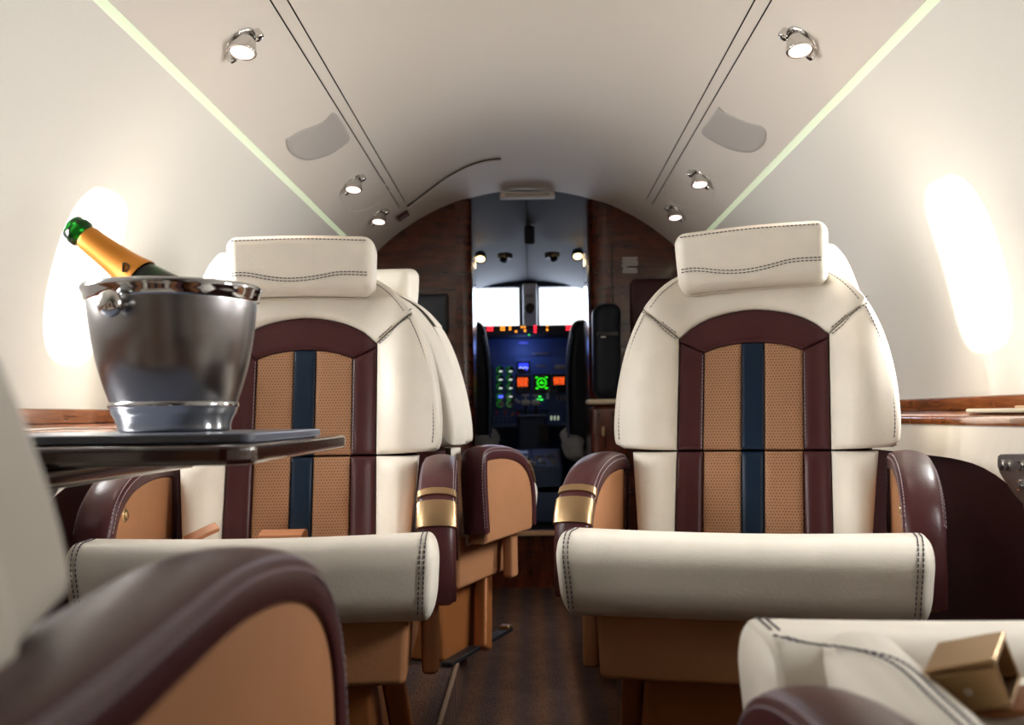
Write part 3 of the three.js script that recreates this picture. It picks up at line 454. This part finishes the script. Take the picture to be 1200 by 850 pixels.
// ---------------------------------------------------------------- cabin seats
const backZ = (x, h) => { const a = Math.abs(x); return -0.185 - 0.27 * (h - 0.42) + 0.034 * sm(a, 0.12, 0.2) - 0.016 * sm(a, 0.21, 0.28); };
const sil = [[0.262, 0.549], [0.272, 0.556], [0.277, 0.585], [0.277, 0.63], [0.271, 0.69], [0.257, 0.755], [0.236, 0.81], [0.211, 0.852], [0.178, 0.889], [0.138, 0.914], [0.09, 0.928], [0.04, 0.933], [0, 0.934]];
const silR = curve2(sil, 60);
const silW = (h) => { for (let i = 1; i < silR.length; i++) if (silR[i][1] >= h) { const a = silR[i - 1], b = silR[i], t = (h - a[1]) / (b[1] - a[1] || 1); return lerp(a[0], b[0], t); } return 0; };
const mir = (pts) => pts.map(([x, y]) => [-x, y]).reverse();
const archOut = curve2([[-0.146, 0.772], [-0.118, 0.797], [-0.07, 0.818], [0, 0.828], [0.07, 0.818], [0.118, 0.797], [0.146, 0.772]], 40);
const archIn = curve2([[-0.097, 0.742], [-0.06, 0.754], [0, 0.760], [0.06, 0.754], [0.097, 0.742]], 40);
const inTop = (x0, x1) => { const o = []; for (let i = 0; i <= 12; i++) { const x = lerp(x0, x1, i / 12); let k = 1; while (k < archIn.length - 1 && archIn[k][0] < x) k++; const a = archIn[k - 1], b = archIn[k]; o.push([x, lerp(a[1], b[1], (x - a[0]) / (b[0] - a[0]))]); } return o; };
const outSil = (h0, h1, n) => Array.from({ length: n + 1 }, (_, i) => { const h = lerp(h0, h1, i / n); return [silW(h) - 0.003, h]; });
const frontBend = (v) => { const t = v.y / 0.069; v.x *= 0.985 + 0.015 * t; v.z += 0.012 * t; if (t > 0) v.y -= 0.006 * t * Math.cos(v.x / 0.572 * Math.PI); };
const frontLine = (x, from = -0.05) => { const o = [], q = [[from, 0.0752], [-0.02, 0.0752], [0.019, 0.0752], ...[15, 30, 45, 60, 75, 90].map((a) => [0.019 + 0.0502 * Math.sin(a * RAD), 0.025 + 0.0502 * Math.cos(a * RAD)]), [0.0692, 0], [0.0692, -0.025]]; for (const [y, z] of q) { const v = new THREE.Vector3(x, y, z); frontBend(v); o.push([v.x, v.y + 0.3665, v.z + 0.2075]); } return o; };
const cache = {};
const memo = (k, f) => cache[k] ??= f();
const on = (x, h, lift = 0) => [x, h, backZ(x, h) + lift];
const armLong = [[-0.36, 0.532], [-0.28, 0.536]];
const armBackEnd = [[-0.222, 0.33], [-0.23, 0.40], [-0.236, 0.46], [-0.232, 0.515]];
const armPts = [[-0.205, 0.542], [-0.12, 0.547], [-0.03, 0.542], [0.05, 0.527], [0.11, 0.502], [0.15, 0.468], [0.172, 0.425], [0.18, 0.37], [0.177, 0.315]], armPath = curve2([...armBackEnd, ...armPts], 48), armPathLong = curve2([...armLong, ...armPts, [0.17, 0.215]], 60);
function offsetPath(p, o) { return p.map(([z, y], i) => { const a = p[Math.max(0, i - 1)], b = p[Math.min(p.length - 1, i + 1)], tz = b[0] - a[0], ty = b[1] - a[1], l = Math.hypot(tz, ty); return [z - ty / l * o, y + tz / l * o]; }); }
function padSection(hw, depth) { const S = []; for (let i = 0; i <= 10; i++) { const a = Math.PI * i / 10; S.push([Math.cos(a) * hw * (Math.abs(Math.cos(a)) > 0.99 ? 1 : 1), -0.016 + 0.016 * Math.sin(a) ** 0.7]); } S.push([-hw, -depth + 0.004], [-hw + 0.004, -depth], [hw - 0.004, -depth], [hw, -depth + 0.004]); return S; }
function makeSeat(label, pos, yaw, { latch = 1, drop = 0, roll = 0, tilt = 0, headYaw = 0, lowArm = 0, recline = 0, aft = 0, group } = {}) {
  const AP = aft ? armPathLong : armPath, AB = aft ? -0.36 : -0.2;
  const s = thing('cabin_seat', label, 'seat', pos, yaw, group);
  const back = new THREE.Group(); back.name = 'backrest'; s.add(back);
  back.position.set(0, 0.42, -0.185); back.rotation.x = -recline;
  
  const bp = (name, geo, mat, lab) => { const m = part(name, geo, mat, back, lab); m.position.set(0, -0.42, 0.185); return m; };
  const st = (pts, mat) => { const m = stitch(pts, back, 'stitching', mat); m.position.set(0, -0.42, 0.185); };
  bp('shell', memo('shell', () => { const pts = [...silR, ...mir(silR).slice(1)]; const g = extr(pts, 0.062, 0.022, [], 5); g.translate(0, 0, -0.096); const p = g.attributes.position; for (let i = 0; i < p.count; i++) p.setZ(i, p.getZ(i) - 0.185 - 0.27 * (p.getY(i) - 0.42) + 0.034 * sm(Math.abs(p.getX(i)), 0.12, 0.2) - 0.034); let q = g; q.deleteAttribute('normal'); q = mergeVertices(q, 1e-4); q.computeVertexNormals(); return q; }), MAT.cream);
  bp('lumbar_shell', memo('lshell', () => rbox(0.45, 0.26, 0.07, 0.02, { at: [0, 0.445, -0.262], deform: (v) => { v.z -= 0.27 * v.y; } })), MAT.brownPanel);
  bp('yoke', memo('yoke', () => { const bot = [[-silW(0.836) + 0.003, 0.836], [-0.147, 0.774], ...archOut, [0.147, 0.774], [silW(0.836) - 0.003, 0.836]]; const R = outSil(0.836, 0.9325, 24); const top = [...mir(R).reverse(), [0, 0.933], ...R.slice().reverse()]; return pad(bot, top, backZ, { nu: 60, nv: 24, puff: 0.011, r: 0.012, crown: 0.008 }); }), MAT.cream);
  for (const k of [-1, 1]) {
    bp('side_bolster', memo('bol' + k, () => { const In = [[0.148, 0.546], [0.148, 0.7725]], Out = outSil(0.551, 0.8345, 30); Out[0][0] -= 0.012; const f = (pts) => k > 0 ? pts : pts.map(([x, y]) => [-x, y]);
      const g = pad(f(In), f(Out), backZ, { nu: 30, nv: 24, puff: 0.012, r: 0.013, skirt: 0.05, crown: 0.014 }); return g; }), MAT.cream);
    bp('frame_side', memo('fs' + k, () => { const b = k > 0 ? [[0.0975, 0.546], [0.146, 0.546]] : [[-0.146, 0.546], [-0.0975, 0.546]], t = k > 0 ? [[0.0975, 0.742], [0.146, 0.765]] : [[-0.146, 0.765], [-0.0975, 0.742]]; return pad(b, t, backZ, { nu: 12, puff: 0.007, r: 0.012 }); }), MAT.burgundy, 'burgundy leather frame strip');
    bp('perforated_panel', memo('pp' + k, () => { const [a, b] = k > 0 ? [0.0225, 0.0965] : [-0.0965, -0.0225]; return pad([[a, 0.546], [b, 0.546]], inTop(a, b), backZ, { puff: 0.006, r: 0.01, crown: 0.002 }); }), MAT.perf, 'tan perforated leather panel');
    bp('lumbar_bolster', memo('lb' + k, () => { const b = [[0.149, 0.37], [0.215, 0.37]], t = [[0.148, 0.543], [0.232, 0.543]]; return k > 0 ? pad(b, t, backZ, { puff: 0.02, r: 0.03, skirt: 0.06 }) : pad(mir(b), mir(t), backZ, { puff: 0.02, r: 0.03, skirt: 0.06 }); }), MAT.cream);
    bp('lumbar_frame', memo('lf' + k, () => { const b = [[0.096, 0.37], [0.148, 0.37]], t = [[0.096, 0.543], [0.147, 0.543]]; return k > 0 ? pad(b, t, backZ, { nu: 12, puff: 0.01, r: 0.014 }) : pad(mir(b), mir(t), backZ, { nu: 12, puff: 0.01, r: 0.014 }); }), MAT.burgundy, 'burgundy leather frame strip');
    bp('lumbar_perforated_panel', memo('lp' + k, () => { const b = [[0.0225, 0.37], [0.095, 0.37]], t = [[0.0225, 0.543], [0.095, 0.543]]; return k > 0 ? pad(b, t, backZ, { puff: 0.009, r: 0.016 }) : pad(mir(b), mir(t), backZ, { puff: 0.009, r: 0.016 }); }), MAT.perf, 'tan perforated leather panel');
    const w = silW(0.834), dbl = (o, l) => [[k * (w - 0.004), 0.836 + o], [k * (w - 0.03), 0.817 + o], [k * 0.172, 0.794 + o], [k * 0.15, 0.777 + o]].map(([x, h]) => on(x, h, l));
    st(dbl(0.006, 0.0105)); st(dbl(-0.007, 0.0125));
    st(outSil(0.57, 0.825, 18).map(([x, h]) => on(k * (x - 0.012), h, 0.0145))); st(outSil(0.842, 0.915, 10).map(([x, h]) => on(k * (x - 0.012), h - 0.004, 0.0122)));
    for (const x of [0.0965, 0.0225]) st([0.55, 0.62, 0.7, 0.74].map((h) => on(k * (x + (x > 0.05 ? 0.003 : -0.002)), h, 0.006)), x > 0.05 ? MAT.threadLight : MAT.thread);
  }
  bp('arch', memo('arch', () => { const b = [[-0.146, 0.765], ...archIn, [0.146, 0.765]]; return pad(b, [[-0.1462, 0.772], ...archOut, [0.1462, 0.772]], backZ, { nu: 50, nv: 14, puff: 0.008, r: 0.014 }); }), MAT.burgundy, 'burgundy leather arch');
  bp('stripe', memo('stripe', () => pad([[-0.022, 0.546], [0.022, 0.546]], inTop(-0.022, 0.022), backZ, { nu: 12, puff: 0.006, r: 0.006 })), MAT.navy, 'navy blue leather stripe');
  bp('lumbar_stripe', memo('lstripe', () => pad([[-0.022, 0.37], [0.022, 0.37]], [[-0.022, 0.543], [0.022, 0.543]], backZ, { nu: 12, puff: 0.008, r: 0.01 })), MAT.navy, 'navy blue leather stripe');
  // headrest pillow, a little askew on its bracket
  const hr = new THREE.Group(); hr.name = 'headrest'; s.add(hr); hr.position.set(0, 0.924, -0.262 - recline * 0.5); hr.rotation.set(-0.13 - recline, headYaw, roll);
  part('pillow', memo('pillow', () => rbox(0.295, 0.117, 0.085, 0.024, { e: 6, m: [14, 8, 6], deform: (v) => { const t = v.y / 0.061; v.x *= 1 + 0.015 * t; v.z += 0.02 * t * (v.z > 0 ? 1 : 0.3) * (t > 0 ? 0.5 : 1); v.y += 0.004 * Math.cos(v.x / 0.302 * Math.PI); } })), MAT.cream, hr);
  const hz = (y) => { const t = y / 0.061; return 0.0428 + 0.02 * t * (t > 0 ? 0.5 : 1); };
  for (const o of [0, 0.0055]) stitch(Array.from({ length: 13 }, (_, i) => { const u = -1 + i / 6, y = -0.017 - o - 0.013 * Math.sin(Math.PI * clamp(0.5 + (u + 0.1) * 0.75, 0, 1)) * (1 - 0.2 * u); return [u * 0.136, y + 0.004 * Math.cos(u * 1.4), hz(y) + 0.0006]; }), hr);
  stitch([[-0.135, 0.047, hz(0.047) - 0.0025], [0, 0.051, hz(0.047) - 0.0025], [0.135, 0.047, hz(0.047) - 0.0025]], hr);
  part('bracket', rbox(0.12, 0.05, 0.05, 0.01, { e: 2, m: [1, 1, 1], at: [0, -0.03, -0.05] }), MAT.cream, hr);
  // cushion
  part('seat_cushion', memo('cush', () => rbox(0.45, 0.11, 0.40, 0.03, { at: [0, 0.345, -0.03], deform: (v) => { v.y += 0.10 * v.z - (v.y > 0 ? 0.014 * (1 - (v.x / 0.225) ** 2) : 0); } })), MAT.cream, s);
  part('front_bolster', memo('front', () => rbox(0.572, 0.138, 0.15, [0.02, 0.05, 0.05], { e: 6, m: [20, 4, 4], at: [0, 0.366, 0.207], deform: frontBend })), MAT.cream, s);
  for (const k of [-1, 1]) {
    part('cushion_side', memo('cs' + k + aft, () => rbox(0.068, 0.10, 0.36, 0.028, { at: [k * 0.2, aft ? 0.374 : 0.352, 0.01], deform: (v) => { v.y += 0.10 * v.z; v.x -= k * 0.012 * (v.z > 0 ? 0 : v.z / 0.17); } })), MAT.cream, s);
    for (const o of [0.258, 0.265]) { stitch(frontLine(k * o), s); }
    if (aft) for (const o of [0, 0.008]) stitch([[k * (0.266 - o), 0.4335, 0.183 - o], [k * (0.25 - o), 0.433, 0.158 - o], [k * (0.222 - o), 0.4345, 0.13 - o], [k * (0.205 - o), 0.4345, 0.09], [k * (0.203 - o), 0.4275, 0.0], [k * (0.205 - o), 0.4185, -0.1]], s);
    // arm
    const arm = new THREE.Group(); arm.name = 'armrest'; s.add(arm); arm.position.set(k * 0.278, -(k === lowArm || lowArm === 2 ? drop : 0), 0);
    part('arm_panel', memo('armcore' + aft, () => { const inn = offsetPath(AP, -0.026); const pts = aft ? [...inn, [0.14, 0.2], [AB, 0.24]] : [...inn, [0.14, 0.305], [-0.2, 0.305]]; const g = extr(pts, 0.036, 0.008, [], 3); g.rotateY(-Math.PI / 2); g.translate(0.018, 0, 0); return boxUV(g); }), MAT.tan, arm, 'smooth tan leather arm panel');
    part('arm_pad', memo('armpad' + aft, () => sweep(AP, padSection(0.031, 0.036))), MAT.burgundy, arm, 'burgundy leather arm pad');
    for (const x of [-0.0285, 0.0285]) for (const o of [-0.003, -0.010]) stitch(offsetPath(AP, o - 0.004).slice(1, -8).filter((_, i) => i % 3 === 0).map(([z, y]) => [x * (o < -0.005 ? 1.1 : 0.97), y, z]), arm, 'stitching', MAT.threadLight);
    if (k === latch) {
      const i0 = armPath.findIndex(([z, y]) => z > 0.1 && y < 0.503), A = offsetPath(armPath, 0.003), sec = padSection(0.034, 0.024), lid = part('latch', sweep(A.slice(i0, i0 + 2), sec), MAT.gold, arm, 'brass ashtray lid');
      part('latch_lid', sweep(offsetPath(armPath, 0.005).slice(i0 + 2, i0 + 6), padSection(0.034, 0.026)), MAT.gold, lid);
    } else {
      const b = part('button', lathe([[0.0005, 0.006], [0.005, 0.006], [0.0065, 0.004], [0.0065, 0.002], [0.011, 0.003], [0.013, 0]], 24).rotateZ(k * Math.PI / 2).translate(-k * 0.0255, 0.46, 0.075), MAT.gold, arm, 'round brass recline button');
    }
  }
  // base: leather skirt, pedestal and legs
  part('skirt', memo('skirt', () => rbox(0.46, 0.135, 0.40, 0.012, { e: 3, m: [2, 2, 2], at: [0, 0.255, 0.0], deform: (v) => { v.x *= 1 + 0.22 * v.y; } })), MAT.tan, s, 'tan leather skirt');
  part('pedestal', memo('ped', () => rbox(0.34, 0.2, 0.32, 0.012, { e: 3, m: [1, 1, 1], at: [0, 0.1, -0.02], deform: (v) => { v.x *= 1 - 0.5 * v.y; } })), MAT.basePaint, s, 'copper painted pedestal');
  part('arm_post', memo('post', () => rbox(0.03, 0.15, 0.05, 0.01, { e: 2, m: [1, 1, 1] })), MAT.tan, s).position.set((latch || 1) * 0.262, 0.255, 0.08);
  for (const k of [-1, 1]) { part('leg', memo('leg' + k, () => rbox(0.04, 0.26, 0.05, 0.012, { e: 2, m: [1, 1, 1], rot: [0.35, 0, k * 0.12], at: [k * 0.2, 0.12, 0.03] })), MAT.basePaint, s);
    part('floor_track', memo('track' + k, () => bx(0.03, 0.012, 0.44, [k * 0.2, 0.008, 0.0])), MAT.black, s); part('track_fitting', memo('fit' + k, () => rbox(0.03, 0.014, 0.03, 0.004, { e: 2, m: [1, 1, 1], at: [k * 0.2, 0.016, 0.2] })), MAT.gold, s); }
  return s;
}
const seatR = makeSeat('cream leather seat swivelled towards the aisle, no table before it', [0.380, 0, -1.80], -15.5 * RAD, { latch: -1, roll: 0.045, headYaw: 0.02 });
const seatL = makeSeat('cream leather seat behind the champagne table, facing aft', [-0.442, 0, -1.83], 3.3 * RAD, { latch: 1 });
const seatF = makeSeat('cream seat seen from behind, turned towards the cockpit doorway', [-0.33, 0, -2.80], 161 * RAD, { latch: -1 });
const seatA = makeSeat('forward-facing seat whose raised dark armrest stands beside the table', [-0.46, 0, -0.66], 180 * RAD, { latch: 0, recline: 0.28, aft: 1 });
const seatB = makeSeat('forward-facing seat with lowered armrest and a brass belt buckle on it', [0.468, 0, -0.672], 180 * RAD, { latch: 0, drop: 0.1, lowArm: 2, recline: 0.5, aft: 1 });

// belts
{ const b = thing('seat_belt', 'tan leather belt lying on the seat behind the table', 'seat belt', [-0.442, 0, -1.83], 3.3 * RAD);
  part('strap', [rbox(0.06, 0.008, 0.045, 0.003, { e: 2, m: [3, 1, 2], at: [-0.16, 0.411, -0.06], rot: [0.2, 0.4, 0.1], deform: (v) => { v.y += 0.012 * Math.sin(v.x * 30); } })], MAT.belt, b);
  part('strap_loop', sweep(curve2([[-0.15, 0.39], [-0.14, 0.406], [-0.11, 0.41], [-0.07, 0.404]], 12), [[-0.06, 0], [0.02, 0.0], [0.02, -0.004], [-0.06, -0.004]]), MAT.belt, b);
  const k = thing('belt_buckle', 'open brass belt buckle on the lowered-arm seat cushion', 'buckle', at(1142, 793, 0.745)); k.rotation.set(0.0, 0.95, 0.0); k.rotateX(-0.3); k.rotateZ(0.2);
  part('case', memo('bk', () => extr(roundRect(0.052, 0.034, 0.004, 3), 0.046, 0.001, [roundRect(0.046, 0.028, 0.003, 3).reverse()]).translate(0, 0, -0.023)), MAT.gold, k);
  part('lid', rbox(0.054, 0.004, 0.05, 0.0018, { e: 2, m: [1, 1, 1], at: [0, 0.0185, 0] }), MAT.gold, k); part('tongue_slot', bx(0.045, 0.027, 0.004, [0, 0, -0.017]), MAT.black, k); part('rivet', cyl(0.003, 0.003, 0.003, 12, [-0.026, 0, 0.0], [0, 0, Math.PI / 2]), MAT.chrome, k);
  part('strap', rbox(0.045, 0.006, 0.14, 0.002, { e: 1, m: [1, 1, 4], at: [0.004, -0.026, 0.06], deform: (v) => { v.y += 0.9 * (v.z) ** 2; } }), MAT.belt, k, 'tan belt strap');
}

// ---------------------------------------------------------------- table, placemat, ice bucket, bottle
const TX1 = -0.275, TX0 = -0.80, TZ0 = -1.56, TZ1 = -1.0, TY = 0.595;
{ const t = thing('folding_table', 'glossy dark wood folding table leaf carrying the ice bucket', 'table');
  const shp = roundRect(TX1 - TX0, TZ1 - TZ0, 0.035, 8, (TX0 + TX1) / 2, -(TZ0 + TZ1) / 2);
  const g = extr(shp, 0.009, 0.0055, [], 4); g.rotateX(-Math.PI / 2); g.translate(0, TY - 0.0145, 0); part('table_leaf', boxUV(g), MAT.table, t);
  part('under_leaf', rbox(0.33, 0.02, 0.46, 0.006, { e: 3, m: [1, 1, 1], at: [-0.635, TY - 0.032, -1.21] }), MAT.table, t);
  part('hinge_support', rbox(0.06, 0.08, 0.3, 0.01, { e: 2, m: [1, 1, 1], at: [-0.77, TY - 0.075, -1.25] }), MAT.satin, t);
  const m = extr(roundRect(0.50, 0.36, 0.015, 6, -0.535, 1.23), 0.006, 0.002, [], 2); m.rotateX(-Math.PI / 2); m.translate(0, TY + 0.003, 0);
  single('placemat', boxUV(m), MAT.mat, 'grey leather placemat under the ice bucket', 'placemat');
}
const BK = [-0.4365, TY + 0.0115, -1.262];
{ const b = thing('ice_bucket', 'brushed steel champagne bucket with round knob handles on the table', 'bucket', BK);
  const R = curve2([[0.0745, 0.034], [0.0815, 0.055], [0.0885, 0.08], [0.0945, 0.11], [0.0985, 0.14], [0.1005, 0.162]], 24, 0.3);
  part('body', lathe([...R, [0.0955, 0.162], ...R.slice().reverse().map(([x, y]) => [x - 0.0025, y]), [0.0005, 0.036]], 96), MAT.steel, b);
  part('rim', lathe([[0.1, 0.158], [0.103, 0.16], [0.1035, 0.166], [0.1062, 0.171], [0.1068, 0.1745], [0.1045, 0.1775], [0.1, 0.1775], [0.097, 0.174], [0.096, 0.16]], 96), MAT.mirrorSteel, b, 'polished rolled rim');
  part('base', lathe([[0.0005, 0.0], [0.064, 0.0], [0.067, 0.002], [0.0665, 0.005], [0.068, 0.012], [0.0715, 0.019], [0.0722, 0.0205], [0.0735, 0.0215], [0.0752, 0.0275], [0.0762, 0.029], [0.0772, 0.0305], [0.0772, 0.034], [0.0755, 0.036]], 96), MAT.mirrorSteel, b, 'polished stepped foot');
  for (const a of [-0.28, Math.PI - 0.28]) { const k = new THREE.Group(); k.name = 'handle'; b.add(k); k.position.set(Math.sin(a) * 0.097, 0.146, Math.cos(a) * 0.097); k.rotation.y = a;
    part('stem', cyl(0.006, 0.008, 0.016, 20, [0, 0, 0.006], [Math.PI / 2, 0, 0]), MAT.chrome, k); part('knob', new THREE.SphereGeometry(0.0155, 32, 20).scale(1, 1, 0.8).translate(0, 0, 0.02), MAT.chrome, k); }
}
{ // bottle lying against the rim, neck out towards the wall
  const tip = at(78, 262, 1.27), neck = at(168, 329, 1.27), bt = thing('champagne_bottle', 'open champagne bottle with orange foil neck leaning out of the bucket', 'bottle', neck);
  const d = new THREE.Vector3(tip[0] - neck[0], tip[1] - neck[1], tip[2] - neck[2] - 0.01), L = d.length(); bt.quaternion.setFromUnitVectors(new THREE.Vector3(0, 1, 0), d.clone().normalize()); bt.rotateY(2.2);
  const H = L - 0.004;
  part('glass', lathe([[0.0005, -0.105], [0.03, -0.105], [0.039, -0.1], [0.0395, -0.08], [0.0375, -0.06], [0.034, -0.045], [0.0285, -0.02], [0.022, 0.012], [0.0175, 0.05], [0.0150, H - 0.028], [0.0148, H - 0.018], [0.0178, H - 0.016], [0.0182, H - 0.009], [0.0155, H - 0.006], [0.0165, H - 0.002], [0.0155, H], [0.0105, H], [0.0100, H - 0.01], [0.0105, H - 0.05], [0.016, 0.03], [0.025, -0.02]], 48), MAT.glassGreen, bt, 'green glass');
  part('foil', lathe([[0.0256, 0.004], [0.0252, 0.008], [0.0228, 0.018], [0.0205, 0.032], [0.0186, 0.05], [0.0170, 0.072], [0.0164, H - 0.026], [0.0155, H - 0.0235]].map(([x, y]) => [x, y]), 48), MAT.foil, bt, 'orange foil');
  const font = await new FontLoader().loadAsync('fonts/droid/droid_sans_regular.typeface.json');
  const tg = new TextGeometry('D', { font, size: 0.0115, depth: 0.0022, curveSegments: 5, bevelEnabled: false }); tg.center();
  const D = part('lettering', tg, MAT.ink, bt, 'printed letter D');
  // turn the letter so that it faces the viewer
  bt.updateMatrixWorld(true); const eye = bt.worldToLocal(camera.position.clone()), a = Math.atan2(eye.x, eye.z) ; const rr = 0.0236; D.position.set(Math.sin(a) * rr, 0.0165, Math.cos(a) * rr); D.rotation.set(0, a, 0); D.rotateZ(-0.95);
}

// ---------------------------------------------------------------- sidewall control panels
function controls(side, label) {
  const d = 1.62, g = thing('control_panel', label, 'control panel', [side * 0.797, 0.508, -d], -side * Math.PI / 2); g.rotation.order = 'YXZ';
  const out = curve2([[-0.115, 0.022], [-0.10, 0.036], [0.12, 0.036], [0.12, -0.075], [0.03, -0.062], [-0.05, -0.032], [-0.105, 0.002], [-0.115, 0.022]], 60, 0.25).slice(0, 60).map(([x, y]) => [x * side * 1, y]);
  part('plate', extr(side > 0 ? out : out.reverse(), 0.004, 0.0015), MAT.satin, g);
  for (const [x, y] of [[-0.092, 0.017], [-0.07, 0.017], [-0.025, 0.018], [-0.03, -0.012], [-0.002, -0.016], [0.03, -0.02], [-0.004, -0.044], [0.03, -0.048], [0.06, -0.02]]) { const k = part('button', cyl(0.0085, 0.0095, 0.006, 20, [x * side, y, 0.0075], [Math.PI / 2, 0, 0]), MAT.chrome, g); part('button_face', cyl(0.006, 0.006, 0.002, 16, [x * side, y, 0.0115], [Math.PI / 2, 0, 0]), MAT.satin, k); }
  part('display', bx(0.08, 0.014, 0.003, [0.04 * side, 0.018, 0.006]), MAT.blackGloss, g);
}
controls(1, 'silver control panel with round buttons below the ledge beside the swivelled seat'); controls(-1, 'silver control panel with round buttons under the champagne table');
{ const l = thing('ledge_lid', 'pale wood flap with gold latch set in the ledge', 'flap', [0.855, 0.6165, -1.68]); part('flap', rbox(0.1, 0.008, 0.42, 0.003, { e: 1, m: [1, 1, 1] }), MAT.counter, l); part('catch', rbox(0.018, 0.006, 0.05, 0.002, { e: 1, m: [1, 1, 1], at: [-0.01, 0.005, -0.06] }), MAT.gold, l); }

scene.traverse((o) => { if (o.isMesh) { o.castShadow = true; o.receiveShadow = true; } });
renderer.render(scene, camera);
